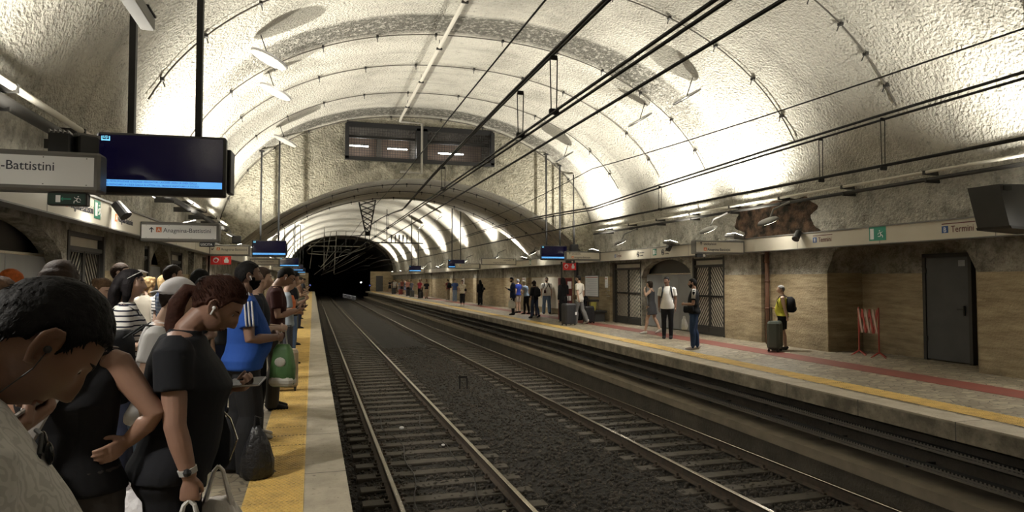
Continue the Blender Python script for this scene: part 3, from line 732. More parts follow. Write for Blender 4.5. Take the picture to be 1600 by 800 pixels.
for k, y in enumerate((36.5, 45.5, 54.3, 63)): ring_conduit(y, .45, 2.7, ['first', 'second', 'third', 'fourth'][k]+' conduit ringing the far vault beyond the low arch', .02, clips=False)
# crown pipe, then down the bulkhead
t = thing('crown_pipe', 'pale pipe hung along the vault crown and down the bulkhead', 'pipe')
MB().use(PIPEW).tube([(3.25, 3.0, 8.02), (3.25, 26.1, 8.02), (3.25, 26.35, 7.95)], .05, 10).build('pipe', t, smooth=True)
MB().use(CABLEW).tube([(3.25, 26.35, 7.95), (4.15, 26.5, 7.95), (4.15, 26.55, 5.95), (3.3, 26.55, 5.98)], .05, 10).build('pipe_drop', t, smooth=True)
for y in np.arange(5, 26, 3.2): MB().use(IRON).tube([(3.25, y, 8.0), (3.25, y, 8.32)], .01, 5).box(3.17, 3.33, y-.03, y+.03, 7.95, 8.0).build('pipe_clamp', t)
# long pipes along the haunches
def wallpipe(x, z, r, m, lb, y0=YN0, y1=26.4):
    t = thing('wall_pipe', lb, 'pipe')
    pts = [(x, y, z) for y in np.arange(y0, y1, 1.0)]
    MB().use(m).tube(pts, r, 8).build('pipe', t, smooth=True)
    for y in np.arange(y0+1, y1, 2.1): (MB().use(IRON).box(x-.05, x+.35, y-.02, y+.02, z-r-.02, z+.03) if x > 5 else MB().use(IRON).box(x-.35, x+.05, y-.02, y+.02, z-r-.02, z+.03)).build('bracket', t)
wallpipe(11.35, 3.74, .03, PIPEW, 'thin pale pipe along the right haunch of the vault'); wallpipe(11.40, 3.60, .04, IRON, 'dark cable duct under the thin pale pipe, right side')
wallpipe(-2.95, 3.62, .04, PIPEW, 'pale pipe along the left haunch of the vault'); wallpipe(-3.02, 3.46, .07, IRON, 'dark cable duct under the pale pipe, left side')
# ------------------------------------------------------------------ uplights on the bands
def spot(parent, loc, target, watts, deg, blend=.6, r=.06, col=LAMP_COL):
    l = bpy.data.lights.new('spot', 'SPOT'); l.energy = watts; l.spot_size = R(deg); l.spot_blend = blend; l.shadow_soft_size = r; l.color = col
    o = bpy.data.objects.new('spot_light', l); COL.objects.link(o); o.location = loc
    d = Vector(target)-Vector(loc); o.rotation_euler = d.to_track_quat('-Z', 'Y').to_euler()
    if parent is not None: o.parent = parent
    return o
def lamp_label(s, i): return ('glowing uplight on the %s sign band, %s' % (s, ['behind the viewer', 'nearest one', 'second one', 'third one, close to the second', 'last one before the low arch', 'first one beyond the low arch', 'second one beyond the low arch', 'third one beyond the low arch', 'fourth one beyond the low arch', 'fifth one beyond the low arch', 'sixth one beyond the low arch', 'seventh one beyond the low arch', 'farthest one by the tunnel'][i]))
for side in (1, -1):
    for i, y in enumerate(LAMP_Y):
        x = 10.78 if side > 0 else -2.48
        t = thing('uplight', lamp_label('right' if side > 0 else 'left', i), 'lamp', (x, y, 2.86), group='uplights on the sign bands')
        Mr = Matrix.Rotation(R(14)*side, 4, 'Y')
        MB().use(GREYM).box(-.16, .16, -.22, .22, -.08, .0, M=Mr, bev=.02).build('housing', t)
        MB().use(LAMPG).box(-.13, .13, -.19, .19, .0, .012, M=Mr).build('lens', t)
        MB().use(IRON).box(.0 if side > 0 else -.3, .3 if side > 0 else 0, -.03, .03, -.1, -.07).build('bracket', t)
        tgt = (-.9*side, 0, 3.0)
        pw = LAMP_W*((.85 if side > 0 else .5) if y < 10 else 1.15 if y < 30 else 1.9)
        spot(t, (0, 0, .06), tgt, pw, 142 if y < 30 else 100, 1.0, .08)
        spot(t, (0, 0, .06), (.12*side, 0, 2.6), pw*.06, 54, 1.0, .06)
# round reflector discs hung from the vault
LOUV = mat('louvred_disc', (.5, .48, .43), .5)
def disc(x, y, z, side, lb):
    t = thing('light_reflector', lb, 'reflector', (x, y, z), group='round reflectors hung from the vault')
    Mr = Matrix.Rotation(R(-32 if side > 0 else 24), 4, 'Y')
    mb = MB().use(mat('shaded_disc_metal', (.10, .10, .095), .35, metal=.8) if side > 0 else GREYM); mb.rings([(0, 0, -.012, .40, .40), (0, 0, .012, .42, .42)], 32, M=Mr); mb.build('disc', t)  # right discs: unlit underside put into a darker metal copy
    mb = MB().use(LOUV if side < 0 else MC['shaded_disc_metal'])
    for k in range(-7, 8):
        yy = k*.052; hw = math.sqrt(max(0, .39**2-yy**2)); mb.box(-hw, hw, yy-.014, yy+.014, -.03, -.013, M=Mr)
    mb.build('louvre', t)
    MB().use(IRON).tube([(0, 0, .0), (.18*side, 0, vault_z(x+.18*side)-z)], .012, 6).build('hanging_rod', t)
for i, (y, nm) in enumerate(((15.1, 'nearest'), (17.7, 'second'), (23.9, 'third'), (42.4, 'fourth'), (51, 'fifth'), (60, 'sixth'))):
    disc(9.25, y, 6.42, 1, nm+' round reflector hung on the right half of the vault'); disc(-.95, y, 6.42, -1, nm+' round louvred reflector hung on the left half of the vault')
# dish lamps over the sign bands
def dish(x, y, z, side, lb):
    t = thing('dish_lamp', lb, 'lamp', (x, y, z), group='dish lamps above the sign bands')
    Mr = Matrix.Rotation(R(-28)*side, 4, 'Y')
    MB().use(GREYM).rings([(0, 0, .0, .24, .30), (0, 0, .05, .20, .26), (0, 0, .08, .08, .1)], 20, M=Mr).build('shade', t, smooth=True)
    MB().use(LAMPG).rings([(0, 0, -.006, .22, .28), (0, 0, .002, .23, .29)], 20, M=Mr).build('lens', t)
    MB().use(GREYM).tube([(.05*side, 0, .07), (.15*side, 0, .3), (.62*side, 0, .5)], .025, 8).build('arm', t)
    spot(t, (-.03*side, 0, -.05), (-1.2*side, 0, -2.9), 360, 140, 1, .12, (1, .955, .87))
dish(10.5, 13.56, 3.06, 1, 'glowing dish lamp over the right band by the drain pipe'); dish(10.5, 16.1, 3.04, 1, 'glowing dish lamp over the right band above the nearer gate'); dish(10.5, 21.6, 3.0, 1, 'glowing dish lamp over the right band above the farther gate'); dish(10.5, 31.5, 3.0, 1, 'glowing dish lamp over the right band under the low arch')
dish(10.4, 6.2, 3.1, 1, 'added dish lamp over the right band, out of view near the viewer')  # unseen lamp added to brighten the right wall and platform
dish(-2.45, 9.7, 2.98, -1, 'glowing dish lamp over the left band behind the big screen'); dish(-2.45, 10.9, 2.98, -1, 'glowing dish lamp over the left band before the second sign')
dish(-2.3, 1.6, 2.98, -1, 'added unseen dish lamp over the left band beside the viewer'); dish(10.85, 1.0, 3.1, 1, 'added unseen dish lamp over the right band out beside the viewer')  # two extra lamps outside the view, added for more light up close
dish(-2.3, 5.0, 2.98, -1, 'added unseen dish lamp over the left band above the big sign')  # out-of-view lamp added to brighten the near left crowd
for k, y in enumerate((38.5, 47, 56, 65, 74)): dish(10.5, y, 3.0, 1, ['first', 'second', 'third', 'fourth', 'fifth'][k]+' dish lamp over the right band beyond the low arch')
for k, y in enumerate((22.5, 31, 39, 48, 57)): dish(-2.4, y, 3.0, -1, ['nearest', 'second', 'third', 'fourth', 'farthest'][k]+' dish lamp over the left band past the third sign')
# black can spotlights on the band
def can(x, y, z, side, lb):
    t = thing('can_spotlight', lb, 'spotlight', (x, y, z))
    d = Vector((-.6*side, -.25, -.75)).normalized()
    MB().use(BLACK).tube([d*-.12, d*.12], [.07, .085], 14).build('can', t, smooth=False); MB().use(BLACK).box(-.02+.04*side, .02+.1*side, -.02, .02, .05, .09).build('bracket', t)
can(10.9, 13.05, 2.70, 1, 'black can spotlight on the right band between the pipe and the alcove'); can(10.9, 18.9, 2.71, 1, 'black can spotlight on the right band above the arch shutter'); can(-2.65, 10.75, 2.66, -1, 'black can spotlight on the left band above the nearest gate')

# broken plaster over the right band
BRK = mat('exposed_brick', (.12, .075, .05), .95, bump=(18, 1, .05), var=(4, (.022, .02, .016), .12), spec=.1)
mb = MB().use(BRK); ny, nz_ = 40, 16; vs = []; fs = []
for i in range(ny+1):
    for j in range(nz_+1):
        y = 13.4+3.0*i/ny; z = 2.76+1.0*j/nz_*(1+.12*noise.noise(Vector((y*2, 3, 0)))); e = min(i, ny-i, j+4, (nz_-j))/4.0
        k = math.asin(min(1, max(0, ((z-ZS)/VB))**(VN/2))); x = vault_pt(k)[0]
        vs.append((x-.02-.05*min(1, e)*(.7+.9*noise.noise(Vector((y*3, z*4, 1))))+(.06 if e < .2 else 0), y+(.45 if y > 14.9 else -.45)*noise.noise(Vector((z*4, 2.5, 2 if y > 14.9 else 9)))*abs(y-14.9)/1.5, z))
for i in range(ny):
    for j in range(nz_): a = i*(nz_+1)+j; fs.append((a, a+1, a+nz_+2, a+nz_+1))
mb.add(vs, fs); struct(mb.build('trim_9', smooth=True), 'patch of broken sooty plaster and brick over the right band', 'damaged plaster')
# ------------------------------------------------------------------ hanging screens
def screen(xc, y, lb, zt=3.10, zb=2.49, w=1.18, rx=0, sub=True):
    zc = (zt+zb)/2; h = zt-zb
    t = thing('information_screen', lb, 'screen', (xc, y, zc), rx, group='hanging information screens')
    MB().use(BLACK).box(-w/2, w/2, 0, .11, -h/2, h/2, bev=.02).build('housing', t)
    MB().use(SCREEN).box(-w/2+.025, w/2-.025, -.004, .004, -h/2+.075, h/2-.025).build('display_panel', t)
    bar = MB().use(TICKER).box(-w/2+.03, w/2-.03, -.007, -.003, -h/2+.08, -h/2+.145).build('ticker_bar', t)
    lg = MB().use(CYAN).box(-w/2+.05, -w/2+.125, -.008, -.004, h/2-.085, h/2-.072).box(-w/2+.05, -w/2+.058, -.008, -.004, h/2-.085, h/2-.04).box(-w/2+.117, -w/2+.125, -.008, -.004, h/2-.085, h/2-.04).build('logo', t)
    if sub:
        text('up', lg, (-w/2+.062, -.009, h/2-.06), .05, CYAN, ext=.0005)
        text('SERVIZIO METROPOLITANE AI SIGNORI VIAGGIATORI: LASCIARE LIBERA LA LINEA GIALLA', bar, (-w/2+.035, -.008, -h/2+.119), .026, TICKTXT, ext=.0003, sx=.84)
        text('NON OLTREPASSARE LA LINEA GIALLA IN ATTESA DEL TRENO E AGEVOLARE LA DISCESA', bar, (-w/2+.035, -.008, -h/2+.088), .026, TICKTXT, ext=.0003, sx=.86)
    MB().use(GREYM).box(-w/2+.02, w/2-.02, .11, .24, -h/2+.03, h/2-.06, bev=.03).build('rear_casing', t)
    MB().use(BLACK).box(w/2-.02, w/2+.03, .13, .36, -h/2+.06, h/2-.1, bev=.01).build('twin_screen', t)
    for s in (-.31, .31):
        zt_ = vault_z(xc+s)-zc
        mb = MB().use(BLACK).box(s-.03, s+.03, .08, .14, h/2-.02, zt_); mb.box(s-.09, s+.09, .02, .2, zt_-.04, zt_-.0); mb.build('pole', t)
    return t
screen(-1.45, 7.3, 'big dark screen hanging over the left crowd, nearest the viewer', rx=R(-3))
screen(-1.53, 25.7, 'dark screen on tall poles above the man in blue', 3.10, 2.5)
screen(-1.45, 45.0, 'small dark screen third along the left platform'); screen(-1.45, 64.0, 'tiny dark screen fourth along the left platform'); screen(-1.45, 82, 'farthest tiny dark screen over the left platform', sub=False)
screen(9.68, 26.2, 'dark screen on tall poles over the right platform beside the exit sign', rx=R(2)); screen(9.68, 46, 'small dark screen second along the right platform'); screen(9.68, 65.8, 'tiny dark screen third along the right platform', sub=False)
# ------------------------------------------------------------------ hanging direction signs
def arrow(x, z, s, rot=0):
    M = Matrix.Translation((x, 0, z)) @ Matrix.Rotation(rot, 4, 'Y')
    mb = MB().use(INK); mb.box(-.09*s, .09*s, -.003, 0, -.5*s, .3*s, M=M)
    mb.prism([(-.42*s, .08*s), (0, .5*s), (.42*s, .08*s), (.3*s, -.02*s), (0, .28*s), (-.3*s, -.02*s)], 'y', -.003, 0, M=M); return mb
def sign(x0, x1, y, z0, z1, lb, lines, depth=.22, led=None, bevel=.05, m=WHITE):
    t = thing('hanging_sign', lb, 'sign', ((x0+x1)/2, y, (z0+z1)/2), group='lit direction signs across the platforms')
    w, h = x1-x0, z1-z0
    MB().use(GREYM).box(-w/2, w/2, 0, depth, -h/2, h/2, bev=.02).build('frame', t)
    pn = MB().use(m).box(-w/2+bevel*.6, w/2-bevel, -.006, .004, -h/2+bevel, h/2-bevel).build('sign_panel', t)
    mb = MB().use(IRON)
    for k in range(4):
        for zz in (-h/2+bevel+.012, h/2-bevel-.012): mb.box(-w/2+.1+k*(w-.2)/3-.004, -w/2+.1+k*(w-.2)/3+.004, -.009, -.005, zz-.004, zz+.004)
    mb.build('screw', t)
    for kind, x, z, s, v in lines:
        if kind == 't': text(v, pn, (x, -.008, z), s, INK, sx=.92)
        elif kind == 'R': text(v, pn, (x, -.008, z), s, INK, sx=.92, align='RIGHT')
        elif kind == 'a': a = arrow(x, z, s, v); o = a.build('arrow', pn); o.location.y = -.006
        elif kind == 'A':
            q = MB().use(ORANGE).box(x, x+s, -.009, -.005, z, z+s).build('line_badge', pn); text('A', q, (x+s*.5, -.0105, z+s*.13), s*.95, WHITE, align='CENTER')
        elif kind == 'B':
            q = MB().use(BLUESQ).box(x, x+s, -.009, -.005, z, z+s).build('line_badge', pn); text('B', q, (x+s*.5, -.0105, z+s*.13), s*.95, WHITE, align='CENTER')
    return t
AB = 'Anagnina-Battistini'
sign(-2.98, -1.80, 6.6, 2.42, 2.765, 'big direction sign left of the nearest screen, ending in Battistini', [('R', .25, .0, .112, AB)], bevel=.045)
sign(-2.80, -1.56, 12.5, 2.31, 2.64, 'direction sign second along the left platform, reading Anagnina-Battistini', [('a', -.44, .03, .09, 0), ('A', -.37, -.01, .085, 0), ('t', -.26, -.012, .108, AB)])
sign(-2.80, -1.72, 20.3, 2.34, 2.66, 'direction sign third along the left platform, under a black loudspeaker', [('a', -.44, .03, .09, -2.3), ('A', -.34, -.01, .085, 0), ('t', -.23, -.012, .10, AB)], m=CREAM)
sign(-2.80, -1.5, 33.0, 2.34, 2.66, 'small direction sign behind the head of the man in blue', [('t', -.3, -.01, .10, AB), ('a', -.44, .03, .09, 0)], m=CREAM)
sign(-2.80, -1.5, 51.0, 2.34, 2.66, 'tiny direction sign deep along the left platform', [('t', -.3, -.01, .10, AB)], m=CREAM); sign(-2.8, -.9, 92, 2.3, 2.7, 'farthest cream sign over the left platform end', [('t', -.3, -.01, .10, AB)], m=CREAM)
sign(9.52, 11.02, 15.2, 2.34, 2.70, 'uscita exit sign over the right platform before the nearer gate', [('a', -.58, .09, .09, 0), ('t', -.5, .05, .1, 'uscita/exit'), ('A', -.5, -.1, .085, 0), ('t', -.39, -.095, .1, AB)], m=CREAM)
sign(9.55, 11.02, 24.5, 2.44, 2.80, 'uscita exit sign beside the nearest right platform screen', [('a', -.58, .09, .09, 0), ('t', -.5, .05, .1, 'uscita/exit'), ('A', -.5, -.1, .085, 0), ('t', -.39, -.095, .1, AB)], m=CREAM)
sign(9.0, 11.02, 36.0, 2.5, 2.9, 'wide cream sign on the right platform past the low arch', [('t', .25, .05, .11, 'uscita/exit'), ('t', -.35, -.1, .11, AB), ('a', .85, .1, .09, 0)], m=CREAM)
sign(9.3, 11.02, 44.5, 2.44, 2.8, 'small cream sign right of the second right platform screen', [('A', -.6, .0, .09, 0), ('t', -.45, .0, .1, AB)], m=CREAM)
sign(9.3, 11.02, 68, 2.44, 2.8, 'far cream sign beyond the third right platform screen', [('t', -.45, .0, .1, AB)], m=CREAM)
# emergency exit box and LED board under the signs
t = thing('exit_sign', 'dark green running man sign hung under the big left sign', 'sign', (-2.05, 6.62, 2.355))
MB().use(BLACK).box(-.15, .15, 0, .1, -.055, .055, bev=.008).build('housing', t)
pn = MB().use(GREEND).box(-.14, .14, -.004, .002, -.047, .047).build('sign_panel', t)
def runman(parent, x, z, s, m=None, flip=1, ax='y'):
    mb = MB().use(m or WHITE); f = flip
    def P(a, b): return (x+a*s*f, -.006, z+b*s)
    mb.tube([P(0, .1), P(.1, -.12)], .05*s, 5).tube([P(.1, -.12), P(.3, -.22), P(.32, -.42)], .045*s, 5).tube([P(.1, -.12), P(-.02, -.3), P(-.25, -.3)], .045*s, 5).tube([P(0, .1), P(-.22, .02), P(-.28, -.12)], .035*s, 5).tube([P(0, .1), P(.2, .08), P(.3, .2)], .035*s, 5).ball(P(-.06, .27), .075*s, 7)
    return mb.build('running_man', parent)
runman(pn, .08, 0, .085, flip=-1)
mb = MB().use(WHITE).box(-.085, -.05, -.007, -.004, -.03, .03); mb.build('door_mark', pn); MB().use(GREENS).box(-.03, .03, -.007, -.004, -.006, .006).prism([(-.03, .018), (-.03, -.018), (-.052, 0)], 'y', -.007, -.004).build('arrow', pn)
t = thing('led_board', 'small black dot matrix board under the second left sign', 'sign', (-1.76, 12.52, 2.275))
MB().use(BLACK).box(-.12, .12, 0, .1, -.045, .045, bev=.006).build('housing', t); text('USCITA', t, (-.1, -.003, -.025), .055, WHITE)
t = thing('led_board', 'small black board under the exit sign before the nearer gate', 'sign', (9.72, 15.22, 2.30))
MB().use(BLACK).box(-.14, .14, 0, .1, -.045, .045, bev=.006).build('housing', t); MB().use(CREAM).box(.04, .11, -.004, 0, -.03, .03).build('pictogram', t)
t = thing('led_board', 'small black board under the exit sign beside the right screen', 'sign', (9.75, 24.52, 2.38))
MB().use(BLACK).box(-.18, .18, 0, .1, -.06, .06, bev=.006).build('housing', t); MB().use(CREAM).box(.04, .11, -.004, 0, -.03, .03).build('pictogram', t)
# loudspeakers
t = thing('loudspeaker', 'pair of ribbed black loudspeakers over the big left sign', 'loudspeaker', (-2.15, 6.95, 2.89))
for k, (x, rz) in enumerate(((-.06, .1), (.1, -.9))):
    M = Matrix.Translation((x, k*.12, 0)) @ Matrix.Rotation(rz, 4, 'Z')
    mb = MB().use(BLACK).box(-.085, .085, -.09, .09, -.11, .10, M=M, bev=.015); mb.build('cabinet', t)
    mb = MB().use(GREYM)
    for i in range(5): mb.box(-.08+i*.035, -.068+i*.035, -.1, .1, .085, .118, M=M)
    mb.build('rib', t)
mb = MB().use(IRON).box(-.03, .03, .05, .1, -.14, .0).build('bracket', t)
t = thing('loudspeaker', 'small black loudspeaker over the third left sign', 'loudspeaker', (-2.1, 20.5, 2.80))
MB().use(BLACK).box(-.12, .12, -.1, .1, -.1, .12, bev=.02).build('cabinet', t); MB().use(IRON).box(-.02, .02, -.02, .02, -.16, -.1).build('bracket', t)
t = thing('loudspeaker', 'small black loudspeaker between the right screen and the exit sign', 'loudspeaker', (10.46, 25.9, 2.95))
MB().use(BLACK).box(-.18, .16, -.1, .1, -.2, .2, bev=.02).build('cabinet', t); MB().use(IRON).tube([(0, 0, .15), (-.02, 0, 1.2)], .05, 6).tube([(-.02, 0, 1.2), (-.02, 0, vault_z(10.44)-2.97)], .03, 6).build('bracket', t)
# dark wedge housing at the right edge, hung from the vault
t = thing('screen_housing', 'dark tilted box cut off by the right edge of the view', 'screen housing', (9.95, 7.3, 0))
M = Matrix.Rotation(R(0), 4, 'Y')
mb = MB().use(DGREY); mb.prism([(-.27, 3.07), (.75, 3.1), (.75, 2.4), (-.08, 2.44)], 'y', 0, .5); mb.build('cabinet', t)
mb = MB().use(BLACK); mb.prism([(-.09, 2.46), (.75, 2.42), (.75, 2.38), (-.07, 2.42)], 'y', -.02, .52); mb.build('lower_rim', t)
MB().use(BLACK).box(-.2, -.05, -.02, .0, 2.98, 3.05).box(.68, .74, .2, .26, 3.08, vault_z(10.66)).build('bracket', t)
# long square duct at the top left
t = thing('cable_duct', 'square grey hanging duct ending above the big left screen', 'duct', (-1.5, 0, 0))
MB().use(GREYM).box(-.06, .06, -2, 6.85, 3.98, 4.10, bev=.01).build('duct', t); MB().use(IRON).box(-.07, .07, 6.55, 6.85, 4.1, 4.115).build('end_cover', t)
for y in (2, 6.2): MB().use(IRON).tube([(0, y, 4.1), (0, y, vault_z(-1.5))], .012, 6).build('hanging_rod', t)
# ------------------------------------------------------------------ writing on the bands
RR_ = (R(90), 0, R(-90)); RL_ = (R(90), 0, R(90))
def bplate(side, y, lb, s, blue=True, bar=True):
    x = (BXR-.092) if side > 0 else (BXL+.092); r = RR_ if side > 0 else RL_; d = -1 if side > 0 else 1
    t = thing('station_name', lb, 'station name', (x, y, 2.57), R(-90) if side > 0 else R(90), group='station names on the bands')
    q = MB().use(BLUESQ if blue else ORANGE).box(0, s*.95, -.003, 0, -s*.45, s*.5).build('line_badge', t); text('B' if blue else 'A', q, (s*.47, -.0045, -s*.33), s*.95, WHITE, align='CENTER', sx=.8)
    text('Termini' if blue else AB, t, (s*1.35, -.002, -s*.4), s*1.25, MAROON if blue else INK, sx=.82)
    if bar: MB().use(MAROON).box(0, s*4.8, -.002, 0, s*.72, s*.85).build('red_bar', t)
bplate(1, 9.40, 'Termini name with blue badge on the right band, nearest', .135); bplate(1, 12.68, 'Termini name with blue badge on the right band left of the exit pictogram', .125); bplate(1, 23.2, 'small Termini name on the right band over the farther gate', .125, bar=False)
bplate(-1, 8.9, 'faint line name with orange badge on the left band behind the near screen', .12, False, False); bplate(-1, 11.0, 'faint line name with orange badge on the left band before the second sign', .11, False, False)
text5 = thing('band_lettering', 'large pale grey 5G lettering cut off on the left band', 'lettering', (BXL+.092, 5.6, 2.5), R(90)); text('in 5G', text5, (0, -.002, 0), .2, mat('pale_ink', (.40, .38, .35), .6))
def bexit(side, y, lb, w=.36, h=.26):
    x = (BXR-.092) if side > 0 else (BXL+.092)
    t = thing('exit_pictogram', lb, 'exit sign', (x, y, 2.6), R(-90) if side > 0 else R(90), group='green exit pictograms on the bands')
    MB().use(GREENS).box(-w/2, w/2, -.004, 0, -h/2, h/2).build('plate', t); MB().use(WHITE).box(-w/2+.03, -w/2+.12, -.007, -.003, -h/2+.03, h/2-.03).build('door_mark', t); runman(t, .07, 0, .2)
bexit(1, 10.85, 'green exit pictogram on the right band between the two Termini names', .42, .28); bexit(1, 20.1, 'green exit pictogram on the right band above the arch shutter', .25, .22); bexit(-1, 10.15, 'green exit pictogram on the left band behind the near screen', .26, .24); bexit(1, 33.5, 'small green pictogram on the right band under the low arch', .25, .25)
for y, lb in ((21.3, 'no smoking notice left of the green pictogram on the right band'), (19.55, 'no smoking notice right of the green pictogram on the right band')):
    t = thing('smoking_notice', lb, 'notice', (BXR-.092, y, 2.57), R(-90))
    mb = MB().use(INK)
    mb.tube([(.07*math.cos(a), -.003, .09*math.sin(a)) for a in np.linspace(0, 6.28, 17)], .01, 5).tube([(-.05, -.003, .06), (.05, -.003, -.06)], .01, 5).box(-.05, .05, -.004, 0, -.01, .01); mb.build('no_smoking_ring', t)
    text('vietato fumare', t, (.13, -.002, .03), .07, INK, sx=.8); text('no smoking', t, (.13, -.002, -.07), .07, INK, sx=.8)
# ------------------------------------------------------------------ red fire signs
def redsign(x, y, w, z0, z1, lb):
    t = thing('fire_sign', lb, 'sign', (x, y, (z0+z1)/2), group='red fire signs on dark posts'); h = z1-z0
    for k in (0, 1):
        a = k*(w/2+.005); p = MB().use(REDSIGN).box(a, a+w/2-.01, 0, .03, -h/2, h/2).build('plate', t)
        c = a+w/4
        if k: mb = MB().use(WHITE).rings([(c, 0, -h*.3, w*.1, .004), (c, 0, h*.02, w*.12, .004), (c, 0, h*.2, w*.05, .004), (c, 0, h*.33, w*.08, .004)], 10)
        else: mb = MB().use(WHITE).tube([(c+w*.14*math.cos(q)*(1-.25*q/6.3), 0, h*.3*math.sin(q)*(1-.25*q/6.3)) for q in np.linspace(0, 9, 22)], .014, 5)
        mb.build('pictogram', p)
    MB().use(IRON).box(-.08, -.03, .02, .07, -z0-h/2, 2.4-(z0+z1)/2).build('post', t)
redsign(-2.98, 22.0, .58, 2.13, 2.39, 'red fire sign on the left platform below the third sign'); redsign(9.62, 25.0, .56, 2.06, 2.36, 'red fire sign on the right platform above the long-haired woman')
# posters and boards on the right wall
def poster(y0, y1, z0, z1, lb, frame, X=XR, side=1, kind='timetable'):
    t = thing('wall_poster', lb, 'poster', (X, 0, 0)); k = -1 if side > 0 else 1
    MB().use(frame).box(0, k*.03, y0, y1, z0, z1, bev=.01).build('frame', t)
    MB().use(WHITE if kind == 'timetable' else CREAM).box(k*.03, k*.034, y0+.03, y1-.03, z0+.03, z1-.03).build('sheet', t)
    if kind == 'timetable':
        mb = MB().use(mat('print_grey', (.45, .47, .5), .6))
        for r in range(9): mb.box(k*.034, k*.036, y0+.08, y1-.08-.2*(r % 3), z1-.2-r*.075, z1-.185-r*.075)
        mb.use(mat('print_red', (.5, .15, .12), .6)).box(k*.034, k*.036, y0+.06, y1-.06, z1-.10, z1-.07); mb.build('print', t)
poster(25.5, 26.9, .95, 1.86, 'white framed timetable on the right wall behind the couple', GREYM); poster(24.6, 24.85, 1.35, 1.8, 'narrow white notice on the right wall beside the farther gate', WHITE); poster(29.8, 34.3, .25, 1.82, 'big pale map board behind the man in a white tee', TUFF, kind='map')
poster(12.55, 13.4, .6, 1.75, 'pale framed board on the left wall pilaster', CREAM, XL+.16, -1, 'map'); poster(20.8, 22.5, .9, 1.85, 'white framed board on the left wall under the red sign', GREYM, XL, -1)
for k, y in enumerate((50.4, 34.9)): poster(y, y+.6, .9, 1.8, ['small white notice on the pilaster beside the dark-clad woman', 'small pale notice on the pilaster past the map board'][k], WHITE, XR-.16)
# red machine cabinet behind the couple
t = thing('hydrant_cabinet', 'red glazed cabinet with white notices behind the couple', 'cabinet', (10.15, 26.0, 0))
MB().use(mat('cabinet_red', (.15, .018, .018), .5)).box(-.27, .27, 0, .3, .0, 1.75, bev=.03).build('body', t); [MB().use(WHITE).box(*q).build('notice', t) for q in ((-.22, -.05, -.01, 0, 1.2, 1.45), (.05, .22, -.01, 0, 1.3, 1.6), (.0, .2, -.01, 0, .8, 1.0))]; MB().use(BLACK).box(.42, .55, .0, .2, 0, 2.4, bev=.02).build('post', t, label='tall black post')
# benches
t = thing('bench', 'long dark stone bench by the farther gate on the right platform', 'bench', (10.95, 25.3, 0))
MB().use(IRON).box(-.25, .3, -.9, 1.2, .36, .44, bev=.02).build('seat', t); MB().use(DGREY).box(-.18, .25, -.8, 1.1, 0, .36).build('base', t)
t = thing('waste_bin', 'yellow-green waste bin with metal stand at the bench end', 'bin', (10.75, 24.65, 0))
mb = MB().use(STEEL)
for x, y in ((-.17, -.12), (.17, -.12), (-.17, .12), (.17, .12)): mb.tube([(x, y, 0), (x, y, .85)], .016, 6)
mb.build('stand', t); MB().use(mat('bin_yellow', (.45, .42, .10), .5)).rings([(0, 0, .42, .11, .09), (0, 0, .78, .16, .11)], 14).build('bag', t); MB().use(IRON).box(-.22, .22, -.14, .14, .8, .88, bev=.02).build('lid', t)
# barrier with white dots at the tunnel mouth, small signals
t = thing('track_barrier', 'low slanted barrier with rows of white dots between the far rails', 'barrier', (4.5, 100, -1.0))
mb = MB().use(BLACK).prism([(-.3, 0), (1.6, -.25), (1.6, .35), (-.3, .75)], 'y', 0, .1); mb.build('board', t)
mb = MB().use(mat('dot_white', (.8, .8, .8), .4, emit=((.9, .9, .9), .7)))  # white dots given a glow of their own
for i in range(11):
    for j in range(3): mb.ball((-.22+i*.17, -.02, .62-i*.035-j*.19), .035 if j == 0 else .022, 6)
mb.build('white_dot', t)
for x, y, z, m, lb in ((7.6, 112, 1.3, TUBE, 'small white signal light inside the tunnel'), (-.35, 99, .95, BLUESQ, 'dim blue light at the left platform end'), (8.0, 99.3, .9, BLUESQ, 'dim blue light at the right platform end')):
    t = thing('signal_light', lb, 'signal', (x, y, z)); MB().use(BLACK).box(-.15, .15, 0, .1, -.2, .2, bev=.02).tube([(0, .05, -.2), (0, .05, -z-.0 if z < 1.2 else -z-1.3)], .03, 6).build('housing', t); MB().use(mat('signal_blue', (.05, .08, .4), .4, emit=((.08, .12, .6), .8)) if m is BLUESQ else m).ball((0, -.02, 0), .1, 8).build('lens', t)
# ------------------------------------------------------------------ people: cloth and skin materials
def skinm(c): return mat('skin_%02d%02d%02d' % tuple(int(v*99) for v in c), c, .5, var=(14, tuple(v*.82 for v in c), .25), bump=(160, .12, .002))
def hairm(c): return mat('hair_%02d%02d%02d' % tuple(int(v*99) for v in c), c, .65, spec=.12, var=(30, tuple(v*.55 for v in c), .2), bump=(90, .7, .006))
def cloth(c, pat=None, key=''):
    return mat('cloth_%s_%02d%02d%02d' % (key, *[int(v*99) for v in c]), c, .85, spec=.2, bump=(70, .25, .004), pat=pat, var=None if pat else (5, tuple(v*.78 for v in c), .3))
def pat_stripe(nt, tc, src, col):
    s = sep(nt, tc); w_ = mth(nt, 'ADD', s.outputs[2], mth(nt, 'MULTIPLY', nz(nt, tc, 5, 2), .03))
    return mixc(nt, mth(nt, 'LESS_THAN', mth(nt, 'FRACT', mth(nt, 'MULTIPLY', w_, 24)), .3), col, (.015, .016, .03))
def pat_check(nt, tc, src, col):
    s = sep(nt, tc); f = [mth(nt, 'LESS_THAN', mth(nt, 'FRACT', mth(nt, 'MULTIPLY', mth(nt, 'ADD', o_, 5), 26)), .5) for o_ in (s.outputs[1], s.outputs[2])]
    t = mth(nt, 'MULTIPLY', mth(nt, 'ADD', f[0], f[1]), .5)
    return mixc(nt, t, (.42, .50, .62), col)
